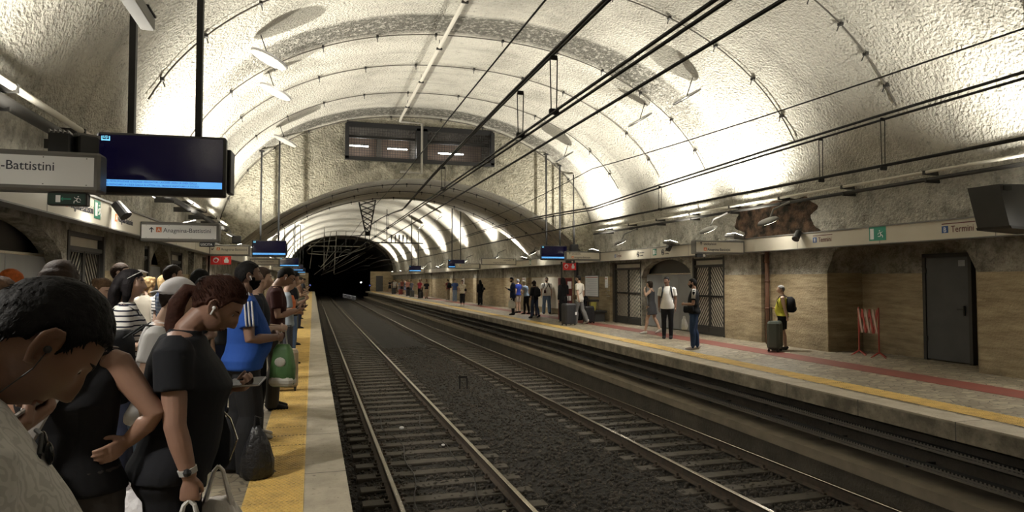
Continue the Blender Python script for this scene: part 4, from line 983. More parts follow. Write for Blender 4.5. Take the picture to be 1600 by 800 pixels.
def pat_leaf(nt, tc, src, col):
    v = nt.nodes.new('ShaderNodeTexWave'); v.inputs['Scale'].default_value = 13; v.inputs['Distortion'].default_value = 18; v.inputs['Detail'].default_value = 2; v.inputs['Detail Scale'].default_value = 1.6
    nt.links.new(tc.outputs['Object'], v.inputs['Vector'])
    return mixc(nt, ramp(nt, v.outputs['Fac'], .55, .75), col, (.50, .485, .46))
def pat_dots(nt, tc, src, col):
    v = nt.nodes.new('ShaderNodeTexVoronoi'); v.inputs['Scale'].default_value = 34; nt.links.new(tc.outputs['Object'], v.inputs['Vector'])
    return mixc(nt, mth(nt, 'LESS_THAN', v.outputs['Distance'], .2), col, (.4, .38, .36))
def pat_flower(nt, tc, src, col):
    return mixc(nt, ramp(nt, nz(nt, tc, 14, 3), .56, .6), col, (.35, .26, .14))
EYEW = mat('eye_white', (.6, .56, .52), .25); EYED = mat('eye_dark', (.02, .013, .01), .15)
LIPM = lambda c: skinm(tuple(a*b for a, b in zip(c, (.8, .55, .52))))
# ------------------------------------------------------------------ surface growing: overlapping closed forms fused by a voxel remesh
def fuse(mb, name, parent, m, voxel, smooth=3, label=None, lap=.5):
    me = mb.mesh(name); tmp = bpy.data.objects.new(name, me); TL.objects.link(tmp)
    r = tmp.modifiers.new('r', 'REMESH'); r.mode = 'VOXEL'; r.voxel_size = voxel; r.use_smooth_shade = True
    if smooth: s = tmp.modifiers.new('s', 'SMOOTH'); s.iterations = smooth; s.factor = lap
    out = bpy.data.meshes.new_from_object(tmp.evaluated_get(tdg())); bpy.data.objects.remove(tmp); bpy.data.meshes.remove(me)
    out.materials.clear(); out.materials.append(m); out.name = name
    out.polygons.foreach_set('use_smooth', [True]*len(out.polygons)); out.polygons.foreach_set('material_index', [0]*len(out.polygons))
    o = bpy.data.objects.new(name, out); COL.objects.link(o); o.parent = parent
    if label: o['label'] = label
    return o
def sst(e0, e1, x): t = min(1, max(0, (x-e0)/(e1-e0))); return t*t*(3-2*t)
def gau(x, s): return math.exp(-(x/s)**2)
HS = (.076, .098, .118)                           # half width, depth, height of a head
def head_pt(dx, dy, dz, fem=0):
    """unit direction -> point on the head; +y is the face, origin at the head's centre"""
    x, y, z = dx*HS[0], dy*HS[1], dz*HS[2]
    k = sst(.1, -1, dz)                            # narrowing to the jaw
    x *= 1-.30*k; 
    if dy < 0: y *= 1-.42*k
    if dz > 0: x *= 1+.05*sst(0, .7, dz); y *= 1.0+(.06 if dy < 0 else 0)*sst(0, .6, dz)
    if dy > 0:
        f = dy**1.5
        y += f*(.006*sst(-.2, -.9, dz))
        y *= 1-.06*sst(.55, 1, dz)
        ax = abs(x)
        nz_ = sst(.030, .004, z)*sst(-.050, -.033, z); ln = .004+.026*min(1, max(0, (.022-z)/.055))
        y += f*nz_*ln*gau(x, .0125 if z > -.02 else .016)
        y -= f*.012*gau(ax-.032, .017)*gau(z-.012, .013)
        y += f*.004*gau(z-.033, .010)*gau(ax-.028, .026)
        y += f*.0065*(gau(z+.060, .007)+gau(z+.075, .007))*gau(x, .021)-f*.004*gau(z+.0675, .004)*gau(x, .022)
        y += f*.008*gau(z+.105, .016)*gau(x, .022)
        x += math.copysign(.003*gau(ax-.055, .02)*gau(z+.012, .02), x)
    return Vector((x, y, z))
def head_grid(nu, nv, fn):
    vs = []; fs = []
    for i in range(nv+1):
        a = math.pi*i/nv
        for k in range(nu):
            q = 2*math.pi*k/nu; vs.append(fn(math.sin(a)*math.cos(q), math.sin(a)*math.sin(q), -math.cos(a)))
    for i in range(nv):
        for k in range(nu): fs.append((i*nu+k, i*nu+(k+1) % nu, (i+1)*nu+(k+1) % nu, (i+1)*nu+k))
    return vs, fs
def hairline(p, fwd=.062):
    y = p.y
    if y > .045: return fwd-.004+(y-.045)*.35
    if y > .012: return -.015+(fwd+.011)*sst(.012, .045, y)
    if y > -.03: return -.018
    return -.018-.07*sst(-.03, -.075, y)
def hair_mask(d, p, fwd):
    ear = 1-sst(1.0, .75, math.hypot((p.y+.004)/.026, (p.z+.002)/.034)) if abs(p.x) > .05 else 1
    return sst(-.006, .008, p.z-hairline(p, fwd))*ear
def beard_mask(d, p):
    if p.y < -.005: return 0
    lo = sst(-.038, -.05, p.z)
    side = sst(.0, -.03, p.z)*sst(.045, .055, abs(p.x))*sst(.055, .03, p.y)
    mouth = 1-gau(p.x, .02)*gau(p.z+.067, .009)*1.0
    chk = sst(.07, .05, p.y) if p.z > -.05 else 1
    return max(lo*mouth, side)*(.35+.65*max(chk, lo))
def hand(mb, w, d, n, side, s=1.0, curl=.35, thumb=.5, fat=1.0, spread=.0):
    """w wrist, d direction of the palm, n the way the palm faces, side +1/-1: which way the thumb lies (along d x n)"""
    d = Vector(d).normalized(); n = Vector(n); n = (n-d*n.dot(d)).normalized(); t = d.cross(n)*side
    w = Vector(w); L = .085*s
    mb.tube([w-d*.012, w+d*.02*s, w+d*.05*s, w+d*L, w+d*(L+.012*s)], [(.024*s, .017*s), (.028*s, .016*s), (.038*s, .015*s*fat), (.040*s, .013*s*fat), (.034*s, .009*s)], 12, up=t)
    for i, (o, l) in enumerate(((.030, .070), (.010, .078), (-.010, .073), (-.029, .058))):
        b = w+d*(L-.006*s)+t*o*s; c = curl*(1+.08*i); dd = (d+t*o*spread*8).normalized(); pts = [b]; a = 0
        for k, f in enumerate((.45, .32, .25)):
            a += c*(1.0, 1.15, .8)[k]; pts.append(pts[-1]+(dd*math.cos(a)+n*math.sin(a))*l*f*s)
        mb.tube(pts, [.0095*s*fat, .0088*s*fat, .008*s*fat, .0062*s*fat], 8)
    b = w+d*.022*s+t*.026*s+n*.004; q = (d*.75+t*(.75-.5*thumb)+n*(.3+.6*thumb)).normalized(); q2 = (q+d*.35+n*thumb*.3-t*.25*thumb).normalized()
    mb.tube([b-q*.01, b+q*.034*s, b+q*.034*s+q2*.028*s, b+q*.034*s+q2*.05*s], [.0135*s, .0118*s*fat, .0098*s*fat, .0065*s], 8)
def person(name, label, loc, face, h=1.72, w=1.0, belly=0., skin=(.42, .25, .17), hair='short', hairc=(.02, .014, .011), beard=False, top=None, bottom=None, shoes=None,
           lean=0., head=(0, 0, 0), arms=('down', 'down'), legs=None, lod=1, fem=0, sit=False, collar=None, group=None, hips=1.0, bust=0., eyes=True, glasses=False, cap=None, buds=None, watch=None, voxel=None, blades=0, hairlen=.3, turn=0.):
    """face: compass angle in degrees the person faces (0 = along the track, 90 = towards +x). lod 0 close ... 3 far"""
    s = h/1.75
    root = thing('person', label, 'person', (loc[0], loc[1], loc[2] if len(loc) > 2 else 0), R(-face), group)
    VX = voxel or (.0055, .009, .014, .022)[lod]; VC = (.008, .011, .017, .026)[lod]
    piv = Vector((0, 0, .98*s)); ML = Matrix.Translation(piv) @ Matrix.Rotation(R(turn), 4, 'Z') @ Matrix.Rotation(R(-lean), 4, 'X') @ Matrix.Translation(-piv)
    T = lambda p: ML @ (Vector(p)*s)
    W = w
    def tor(z0, z1, g, seg=24, xg=0):                      # torso rings between two heights, grown by g metres
        prof = [(.83, .150*hips, .105, .0), (.88, .168*hips, .118, -.012), (.94, .168*hips, .120+.3*belly, -.008), (1.00, .157, .110+.75*belly, .0+.5*belly), (1.08, .146, .104+1.0*belly, .004+.8*belly), (1.17, .150, .106+.7*belly+.3*bust, .006+.55*belly),
                (1.27, .165, .112+.25*belly+bust, .004+.2*belly+.6*bust), (1.35, .172, .106+.5*bust, -.004+.3*bust), (1.41, .160, .088, -.012), (1.455, .112, .070, -.014), (1.485, .07, .058, -.010)]
        out = []
        zs = sorted(set([z0, z1]+[p[0] for p in prof if z0 < p[0] < z1]))
        for z in zs:
            for a, b in zip(prof[:-1], prof[1:]):
                if a[0] <= z <= b[0]:
                    f = (z-a[0])/(b[0]-a[0]); q = [a[i]+(b[i]-a[i])*f for i in range(4)]; break
            out.append((0, q[3]*s, z*s, q[1]*W*s*(1-.06*fem*(1 if 1.03 < z < 1.15 else 0))+g+xg*sst(1.06, .9, z), q[2]*s*(.5+.5*W)+g+xg*sst(1.06, .9, z)))
        return out
    sh = .176*(.55+.45*W)*(1-.09*fem)
    aw = (.6+.4*W)
    # ---- arm joints in body units
    J = []
    for i, sd in enumerate((-1, 1)):
        S = Vector((sd*sh, -.012, 1.405)); a = arms[i]
        if a == 'down': E = S+Vector((sd*.05*W, -.035, -.285)); K = E+Vector((sd*.0, .055, -.245)); hd = (0, .12, -1); hn = (-sd, .1, 0); cu, th = .3, .4
        elif a == 'hold': E = S+Vector((sd*.05*W, -.02, -.29)); K = E+Vector((-sd*.01, .04, -.25)); hd = (0, .05, -1); hn = (-sd, .0, 0); cu, th = .8, .8
        elif a == 'swing': E = S+Vector((sd*.05, .06, -.27)); K = E+Vector((-sd*.02, .14, -.2)); hd = (0, .5, -.8); hn = (-sd, 0, 0); cu, th = .5, .5
        elif a == 'back': E = S+Vector((sd*.05, -.12, -.25)); K = E+Vector((0, -.03, -.25)); hd = (0, 0, -1); hn = (-sd, 0, 0); cu, th = .4, .5
        elif a == 'phone': E = S+Vector((sd*.05*W, .04, -.28)); K = E+Vector((-sd*.13, .215, .075)); hd = (-sd*.5, .8, .25); hn = (-sd*.35, -.15, .9); cu, th = .75, .9
        elif a == 'front': E = S+Vector((sd*.06*W, .02, -.285)); K = E+Vector((-sd*.12, .225, .0)); hd = (-sd*.75, .6, -.05); hn = (-sd*.5, -.6, .1); cu, th = .7, .7
        elif a == 'akimbo': E = S+Vector((sd*.15, .0, -.195)); K = E+Vector((-sd*.115, -.01, -.11)); hd = (-sd*.22, .95, -.25); hn = (-sd*.95, -.1, -.1); cu, th = .35, .3
        elif a == 'cross': E = S+Vector((sd*.06, .05, -.27)); K = E+Vector((-sd*.20, .12, .05)); hd = (-sd*1, .05, .05); hn = (0, -1, .1); cu, th = .4, .4
        elif a == 'up': E = S+Vector((sd*.14, .1, -.14)); K = E+Vector((-sd*.06, .05, .22)); hd = (-sd*.6, -.2, .7); hn = (-sd*.7, -.3, 0); cu, th = .4, .4
        elif a == 'case': E = S+Vector((sd*.06, -.06, -.28)); K = E+Vector((sd*.0, -.06, -.235)); hd = (0, -.05, -1); hn = (-sd, 0, 0); cu, th = .9, .8
        elif a == 'hip': E = S+Vector((sd*.10, -.10, -.26)); K = E+Vector((-sd*.09, .10, -.22)); hd = (-sd*.2, .5, -.8); hn = (-sd, 0, 0); cu, th = .6, .4
        else: E, K, hd, hn, cu, th = S+Vector(a[0]), S+Vector(a[0])+Vector(a[1]), a[2], a[3], a[4], a[5]
        J.append((S, E, K, hd, hn, cu, th, sd))
    def arm_pts(j, f0=0, f1=2):
        S, E, K = j[:3]
        pts = [S+Vector((-j[7]*.03, 0, .012)), S, S.lerp(E, .5), E, E.lerp(K, .35), K]
        return [T(p) for p in pts]
    AR = [.050, .056, .046, .039, .039, .026]
    # ---- legs
    LG = []
    for i, sd in enumerate((-1, 1)):
        off = (legs[i] if legs else (0, 0)); lift = off[2] if len(off) > 2 else 0
        H = Vector((sd*.088*hips, -.005, .905))
        if sit: Kn = Vector((sd*.11, .40, .90)); A = Vector((sd*.11, .38, .50)); fd = (0, 1)
        else:
            A = Vector((sd*(.095+off[0]), off[1]-.02, .075+lift)); Kn = H.lerp(A, .5)+Vector((sd*.005, .03+.16*lift+.10*max(0, -off[1]), .0))
        LG.append((H, Kn, A, sd, lift))
    LR = [.086*hips, .080, .056, .057, .036]
    def leg_pts(l, t1=1.0):
        H, Kn, A = l[:3]
        C_ = Kn.lerp(A, .3)+Vector((0, -.016, 0)); return [Vector(p)*s for p in (H+Vector((0, 0, .02)), H.lerp(Kn, .35), Kn, C_, A)]
    # ---- head frame
    hp = T((0, .012, 1.505)); MH = Matrix.Translation(hp) @ Matrix.Rotation(R(turn), 4, 'Z') @ Matrix.Rotation(R(-head[0]), 4, 'Z') @ Matrix.Rotation(R(-head[1]-lean*.6), 4, 'X') @ Matrix.Rotation(R(head[2]), 4, 'Y') @ Matrix.Translation((0, .022*s, .125*s)) @ Matrix.Scale(s*(1-.03*fem), 4)
    # ---- body
    b = MB(); b.rings(tor(.83, 1.485, -.004), 24, M=ML)
    b.tube([T((0, -.012, 1.42)), T((0, -.004, 1.49)), MH @ Vector((0, -.022, -.075)), MH @ Vector((0, -.01, -.02))], [(.056*s*aw, .05*s), .056*s*aw*(1-.12*fem), .054*s*aw*(1-.12*fem), .05*s], 16)
    nu, nv = ((120, 84), (64, 46), (36, 26), (22, 16))[lod]
    vs, fs = head_grid(nu, nv, lambda x, y, z: MH @ head_pt(x, y, z, fem)); b.add(vs, fs)
    for sd in (-1, 1):                              # ears
        e = [MH @ Vector((sd*(.074+o), y, z)) for o, y, z in ((.002, .010, -.032), (.006, .0, -.038), (.011, -.014, -.020), (.017, -.023, .004), (.017, -.017, .023), (.011, -.002, .029), (.004, .009, .020), (.002, .012, .006))]
        b.tube(e, [.005*s, .007*s, .0055*s, .0052*s, .005*s, .0047*s, .0045*s, .0035*s], 8)
        b.tube([MH @ Vector((sd*.082, y, z)) for y, z in ((-.006, -.026), (-.014, -.008), (-.013, .010), (-.004, .018))], [.003*s, .0042*s, .004*s, .003*s], 8)
        b.ball((0, 0, 0), 1, 10, M=MH @ Matrix.Translation((sd*.0755, -.007, -.002)) @ Matrix.Rotation(sd*.5, 4, 'Z') @ Matrix.Diagonal((.005, .018, .029, 1)))
        b.ball((0, 0, 0), 1, 8, M=MH @ Matrix.Translation((sd*.078, .010, -.012)) @ Matrix.Diagonal((.006, .006, .008, 1)))
    for j in J:
        b.tube(arm_pts(j), [r*s*aw for r in AR], 14)
        hd = ML.to_3x3() @ Vector(j[3]); hn = ML.to_3x3() @ Vector(j[4]); sd = j[7]
        hand(b, T(j[2]), hd, hn, 1 if (Vector(j[3]).cross(Vector(j[4]))).dot(Vector((0, 1, .3)) if abs(j[3][2]) > .6 else Vector((0, 0.1, 1))) > 0 else -1, s*(1-.06*fem), j[5], j[6])
    for l in LG:
        b.tube(leg_pts(l), [r*s*(.5+.5*W) for r in LR], 16)
        A = l[2]*s; foot(b, A, s, 0, l[4])
    body = fuse(b, 'body', root, skinm(skin), VX, 2 if lod == 0 else 2)
    # ---- clothes
    if bottom:
        kind, c, loose = bottom[:3]; g = .008+.0*loose; mm = cloth(c, *(bottom[3:5] if len(bottom) > 3 else ()))
        mb = MB()
        zt = bottom[5] if len(bottom) > 5 else 1.02
        if kind in ('trousers', 'shorts', 'leggings', 'cropped'):
            mb.rings(tor(.835, zt, g+.004), 24, M=ML if lean > 20 else None)
            for l in LG:
                P = leg_pts(l); rr = [r*s*(.5+.5*W) for r in LR]
                if kind == 'leggings': ex = [.006, .006, .006, .006, .007]
                else: ex = [.010, .012+.006*loose, .012+.012*loose, .013+.018*loose, .014+.026*loose]
                if kind == 'shorts': P = P[:3]; P[2] = P[1].lerp(P[2], .75); ex = [.012, .02, .03]; rr = [rr[0], rr[1], rr[2]+.01]
                if kind == 'cropped': P[4] = P[3].lerp(P[4], .55)
                if kind == 'trousers': P[4] = P[4]+Vector((0, 0, -.045*s))
                mb.tube(P, [r+e*s for r, e in zip(rr, ex)], 18)
            fuse(mb, 'trousers' if kind == 'trousers' else 'leggings' if kind == 'leggings' else 'shorts' if kind == 'shorts' else 'cropped_trousers', root, mm, VC, 3)
        else:
            z1 = bottom[6] if len(bottom) > 6 else .55
            mb.rings([(0, .01, z1*s, .22*W*s+.06*loose, .17*s+.06*loose), (0, .0, (z1+.2)*s, .2*W*s+.03*loose, .15*s+.02*loose)]+tor(.9, zt, .014), 28, M=ML if lean else None)
            fuse(mb, 'skirt', root, mm, VC, 2)
    if top:
        kind, c, hem = top[:3]; mm = cloth(c, *(top[3:5] if len(top) > 3 else ())); g = .013 if kind != 'tank' else .008; mb = MB()
        low = [] if hem >= .84 else [(0, .0, hem*s, .17*hips*W*s+.02, .125*s+.3*belly*s+.015)]
        mb.rings(low+tor(max(.84, hem), 1.462 if kind != 'tank' else 1.40, g, xg=.014 if hem < 1 else 0), 28, M=ML)
        if kind == 'tank':
            for sd in (-1, 1): mb.tube([T((sd*.1*W, .085+bust*.6, 1.33)), T((sd*.095*W, .03, 1.445)), T((sd*.09*W, -.05, 1.44)), T((sd*.1*W, -.10, 1.34))], [(.032*s, .015*s)]*4, 10, up=(1, 0, 0))
        else:
            mb.rings([(0, -.012*s, 1.44*s, .1*W*s, .075*s), (0, -.008*s, 1.487*s, .066*aw*s+.006, .06*s+.004)], 20, M=ML)
            for j in J:
                P = arm_pts(j); rr = [(r*aw+.012)*s for r in AR]
                if kind == 'tee': P = P[:3]+[P[2].lerp(P[3], .05 if fem else .35)]; rr = [rr[0]+.004, rr[1]+.005, rr[2]+.013, rr[2]+.014]
                else: rr = [r+.004 for r in rr]; P[5] = P[4].lerp(P[5], .97)
                mb.tube(P, rr, 16)
            if collar: mb.tube([T((.07*math.cos(a)*aw, -.008+.064*math.sin(a), 1.482+.012*math.sin(a+math.pi))) for a in np.linspace(R(-255), R(75), 18)], [(.018*s, .006*s)]*18, 8, up=(0, 0, 1))
        shirt = fuse(mb, {'tee': 'shirt', 'tank': 'tank_top', 'long': 'jacket' if collar else 'sweater'}[kind], root, mm, VC, 3)
    # ---- shoes
    if shoes:
        mb = MB()
        for l in LG: foot(mb, l[2]*s, s, .007, l[4], shoe=True)
        fuse(mb, 'shoes', root, cloth(shoes), max(VC*.8, .006), 2)
    # ---- hair
    hm = hairm(hairc); fwd = .062
    def shell(mask, th, nm, m, lump=0., amp=60, seed=0):
        def f(x, y, z):
            p = head_pt(x, y, z, fem); k = mask((x, y, z), p); n_ = Vector((x/HS[0], y/HS[1], z/HS[2])).normalized()
            return MH @ (p+n_*(-.006+k*(th+.006+lump*noise.noise(p*amp+Vector((seed, 0, 0))))))
        mb = MB().use(m); vs, fs = head_grid(nu, nv, f); mb.add(vs, fs); return mb.build(nm, root, smooth=True)
    if hair != 'none':
        thk = {'short': .011, 'buzz': .005, 'crop': .011, 'long': .016, 'tail': .012, 'bun': .012, 'curly': .022, 'bob': .018, 'messy': .018}[hair]
        hmask = lambda d, p: hair_mask(d, p, fwd)
        ho = shell(lambda d, p: hair_mask(d, p, fwd), thk, 'hair', hm, thk*(.5 if hair in ('messy', 'curly') else .2), 55 if hair != 'curly' else 80, len(label))
        hx = MB().use(hm)
        if hair == 'long' or hair == 'bob':
            L = hairlen if hair == 'long' else .10
            # falls straight down behind the shoulders whatever the head's tilt
            def hf(x, y, z):
                p = head_pt(x, y, z, fem); return MH @ (p+Vector((x/HS[0], y/HS[1], z/HS[2])).normalized()*(-.008+hmask((x, y, z), p)*(thk+.008)))
            hx.add(*head_grid(nu, nv, hf)); hx.ball(MH @ Vector((0, -.03, .035)), (.088*s, .088*s, .094*s), 20)
            a = MH @ Vector((0, -.05, .05)); n_ = 9; rings = []
            yb = (ML.to_3x3() @ Vector((0, -1, 0)))
            for i in range(n_+1):
                f = i/n_; c = a+Vector((0, 0, -(.06+L)*f*s))+yb*(.012+.06*min(1, f*2)*s if hair == 'long' else .01*f); rings.append((c, (.088+.014*min(1, f*3))*s*(1-.3*max(0, f-.5)*2)+.003*math.sin(i*2.1), .062*s*(1-.35*f)))
            hx.tube([r[0] for r in rings], [(r[1], r[2]) for r in rings], 20, up=(1, 0, 0))
            for sd in (-1, 1): hx.tube([MH @ Vector((sd*.06, .0, .07)), MH @ Vector((sd*.083, -.012, .0)), (MH @ Vector((sd*.08, -.02, -.03)))+Vector((0, 0, -L*.35)), (MH @ Vector((sd*.06, -.04, -.05)))+Vector((0, 0, -L*.65))], [(.02*s, .035*s), (.02*s, .04*s), (.018*s, .035*s), (.008*s, .018*s)], 10, up=(1, 0, 0))
            bpy.data.objects.remove(ho); ho = fuse(hx, 'hair', root, hm, max(VX, .006), 3)
        elif hair == 'tail':
            p0 = MH @ Vector((0, -.102, -.005)); q = [p0, p0+Vector((0, -.035, .01))*s, p0+Vector((0, -.075, -.05))*s, p0+Vector((.0, -.09, -.14))*s, p0+Vector((.01, -.07, -.14-hairlen*.5))*s, p0+Vector((.0, -.04, -.14-hairlen))*s]
            hx.tube([MH @ Vector((0, -.07, .01))]+q, [x_*s for x_ in (.04, .022, .028, .036, .034, .026, .008)], 14, flat=.75); fuse(hx, 'ponytail', ho, hm, max(VX, .006), 2)
        elif hair == 'bun':
            hx.ball(MH @ Vector((0, -.105, .045)), .042*s, 14); hx.tube([MH @ Vector((.03*math.cos(a), -.11, .045+.03*math.sin(a))) for a in np.linspace(0, 8, 16)], .015*s, 8); fuse(hx, 'hair_bun', ho, hm, max(VX, .006), 2)
        elif hair == 'curly':
            for k in range(60):
                a = random.uniform(0, 6.28); z = random.uniform(-.11, .11); r_ = .085
                p = Vector((math.cos(a)*r_, min(.03, math.sin(a)*.10-.02), z))
                if hairline(p) > z+.01 and p.y > -.03: continue
                hx.ball(MH @ p, random.uniform(.022, .036)*s, 8)
            fuse(hx, 'curls', ho, hm, max(VX, .009), 1)
        if blades: strands(ho, MH, hm, blades, fem, fwd, hair)
    if beard: shell(lambda d, p: beard_mask(d, p), .009, 'beard', hm, .004, 90)
    if cap is not None:
        cm_ = cloth(cap)
        co = shell(lambda d, p: sst(-.004, .004, p.z-(.03+.02*p.y/.09)), .024, 'cap', cm_, .003, 20)
        mb = MB().use(cm_); mb.tube([MH @ Vector((0, -.085, .028)), MH @ Vector((0, -.125, .022)), MH @ Vector((0, -.155, .006))], [(.07*s, .006*s), (.068*s, .006*s), (.045*s, .005*s)], 14, up=(1, 0, 0)); mb.build('brim', co, smooth=True)
        mb = MB().use(cloth((.03, .04, .07))); mb.tube([MH @ Vector((.104*math.cos(a)*.93, .118*math.sin(a), .038+.012*math.sin(a))) for a in np.linspace(.3, 2.8, 14)], .005*s, 6); mb.build('cap_strap', co)
    def surf(x, z, out=0):
        dx, dz = x/HS[0]*1.0, z/HS[2]; q = math.sqrt(max(.02, 1-dx*dx-dz*dz)); v = head_pt(dx, q, dz, fem); return Vector((x, v.y+out, z))
    if eyes and lod < 2:
        for sd in (-1, 1):
            e = MB().use(EYEW); c = surf(sd*.032, .010, -.0098)
            e.ball(MH @ c, .0118*s, 12); e.use(EYED).ball(MH @ (c+Vector((0, .0085, -.001))), .0052*s, 8); e.build('eye', root, smooth=True)
            e = MB().use(hm); e.tube([MH @ surf(sd*x_, z_, .0) for x_, z_ in ((.016, .029), (.03, .034), (.046, .031))], [(.0015*s, .0015*s), (.0042*s, .0028*s), (.001*s, .001*s)], 8); e.build('eyebrow', root, smooth=True)
        mb = MB().use(LIPM(skin)); 
        for zz, rr in ((-.0625, .0042), (-.0715, .005)): mb.tube([MH @ surf(x_, zz if abs(x_) <= .01 else -.067, -.002) for x_ in (-.022, -.010, 0, .010, .022)], [.001, rr*s, rr*s*.95, rr*s, .001], 8)
        mb.build('lips', root, smooth=True)
    if glasses:
        mb = MB().use(BLACK)
        for sd in (-1, 1):
            mb.tube([MH @ Vector((sd*.033+.023*math.cos(a), .100, .008+.018*math.sin(a))) for a in np.linspace(0, 6.28, 13)], .0022*s, 6); mb.tube([MH @ Vector((sd*.056, .098, .012)), MH @ Vector((sd*.079, .0, .012))], .002*s, 6)
        mb.tube([MH @ Vector((-.01, .106, .012)), MH @ Vector((.01, .106, .012))], .002*s, 6); mb.build('glasses', root)
    if buds:
        for sd in ((-1, 1) if buds == 'both' else (1,)):
            mb = (MB().use(WHITE).ball(MH @ Vector((sd*.088, .004, -.006)), .0075*s, 8).tube([MH @ Vector((sd*.088, .006, -.008)), MH @ Vector((sd*.086, .012, -.036))], .0034*s, 6) if buds != 'black' else
                  MB().use(BLACK).ball(MH @ Vector((sd*.087, .004, -.006)), .0068*s, 10).tube([MH @ Vector((sd*.088, .006, -.008)), MH @ Vector((sd*.087, .016, -.04)), MH @ Vector((sd*.07, .02, -.10)), MH @ Vector((sd*.03, .03, -.19))], .0011*s, 5)); mb.build('earbud', root, smooth=True)
    if watch is not None:
        j = J[watch]; E, K = T(j[1]), T(j[2]); d_ = (K-E).normalized(); c = K-d_*.025
        mb = MB().use(cloth((.5, .5, .48))).tube([c-d_*.011, c+d_*.011], [.034*s*aw, .032*s*aw], 16); wo = mb.build('watch', root, smooth=False, label='pale band watch')
        out = (ML.to_3x3() @ Vector((j[7], .1, 0))).normalized(); mb = MB().use(BLACK).ball(c+out*.031*s, (.012, .016, .016), 8); mb.build('watch_face', wo)
    return dict(root=root, T=T, MH=MH, J=J, LG=LG, s=s, hands=[T(j[2]) for j in J], ML=ML)
def foot(b, A, s, g, lift=0, shoe=False):
    tl = .5 if lift > .05 else 0                       # heel raised when stepping
    M = Matrix.Translation(A) @ Matrix.Rotation(-R(lift*260), 4, 'X')
    zb = -.075*s
    prof = [(-.062, .026, .035, .036), (-.045, .034, .048, .05), (.0, .036, .055, .062), (.06, .042, .038, .042), (.115, .047, .027, .03), (.155, .042, .02, .024), (.188, .024, .013, .018)]
    pts = []; rad = []
    for y, rx, rz, top in prof: pts.append(M @ Vector((0, y*s, zb+(rz*s)+(0 if not shoe else -.0)))); rad.append((rx*s+g, rz*s+(g if shoe else 0)))
    b.tube(pts, rad, 16, up=(1, 0, 0))
    b.tube([M @ Vector((0, -.015*s, -.03*s)), M @ Vector((0, -.005*s, .04*s if not shoe else .012*s))], [.042*s+g, .036*s+g], 12)
def strands(ho, MH, hm, n, fem, fwd, style):
    """short tapered locks that break up the outline of the hair"""
    vs = []; fs = []; mb = MB().use(hm)
    L = {'short': .012, 'crop': .010, 'messy': .03, 'buzz': .007, 'long': .05, 'tail': .05, 'bun': .04, 'curly': .03, 'bob': .05}[style]
    fl = style in ('long', 'tail', 'bun', 'bob')
    for k in range(n):
        z = random.uniform(-.75, 1); a = random.uniform(0, 6.283); r_ = math.sqrt(max(0, 1-z*z)); d = (r_*math.cos(a), r_*math.sin(a), z)
        p = head_pt(*d, fem)
        if hair_mask(d, p, fwd) < .6: continue
        nn = Vector((d[0]/HS[0], d[1]/HS[1], d[2]/HS[2])).normalized()
        flow = Vector((0, -1, .25)) if style in ('tail', 'bun') else Vector((d[0]*.8, .75 if d[1] > -.2 else -.2, -.55)) if not fl else Vector((d[0]*.5, -.3, -1))
        flow = (flow-nn*flow.dot(nn)); flow = flow.normalized() if flow.length > 1e-4 else nn.orthogonal()
        flow = (flow+Vector((random.uniform(-.4, .4), random.uniform(-.4, .4), random.uniform(-.4, .4)))*(.35 if fl else .8)).normalized()
        side = flow.cross(nn).normalized()*random.uniform(.0012, .0028)
        b0 = p+nn*.006; l = L*random.uniform(.6, 1.3); lift = .18 if fl else .3
        m_ = b0+flow*l*.5+nn*l*lift*.7; e = b0+flow*l+nn*l*lift*(.3 if fl else .8)
        if style in ('short', 'crop', 'messy'): b0 = b0+nn*.003
        o = len(vs); vs += [MH @ (b0-side), MH @ (b0+side), MH @ (m_+side*.8), MH @ (m_-side*.8), MH @ e, MH @ (b0+nn*.0015-side*.2), MH @ (m_+nn*.0015)]
        fs += [(o, o+1, o+2, o+3), (o+3, o+2, o+4), (o, o+5, o+6, o+3), (o+5, o+1, o+2, o+6), (o+3, o+6, o+4), (o+6, o+2, o+4)]
    mb.add(vs, fs); b = mb.build('hair_strands', ho); b['kind'] = 'stuff'; return b
# ------------------------------------------------------------------ the people on the left platform
DK = (.028, .020, .015); TAN = (.36, .21, .145); OL = (.42, .27, .19); FAIR = (.55, .37, .28); BR = (.20, .11, .075); BLK = (.012, .012, .014); JEAN = (.09, .14, .25); NAVY = (.018, .022, .045)
P = {}
P['phone_man'] = person('person', 'person in white leaf-patterned shirt bowed over a phone, nearest of all', (-.527, 1.352), 62, 1.725, 1.1, .045, (.235, .125, .08), 'crop', (.011, .010, .010), False, ('tee', (.62, .60, .57), .9, pat_leaf, 'leaf'), ('trousers', (.05, .05, .06), 1), BLK, -6, (0, 56, 0),
    (((-.06, .0, -.26), (.046, .11, .215), (-.59, .71, .2), (-.24, -.44, .85), .7, .9), 'down'), lod=0, collar=True, buds='black', voxel=.0037, blades=4200)
P['tank_woman'] = person('person', 'person in black sleeveless top with one hand on the hip', (-.84, 2.84), 196, 1.67, 1.04, .01, (.31, .175, .12), 'bob', DK, False, ('tank', (.014, .014, .016), .92), ('trousers', (.05, .045, .043), 1), BLK, 2, (-10, 40, 0),
    ('akimbo', 'front'), lod=0, fem=1, bust=.03, hips=1.0)
P['edge'] = person('person', 'person with brown hair cut off by the left edge of the view', (-1.36, 3.5), 10, 1.66, 1, 0, FAIR, 'bob', (.10, .055, .03), False, ('tee', (.06, .05, .05), .9), ('trousers', (.05, .05, .06), 1), BLK, lod=1, fem=1, blades=1200)
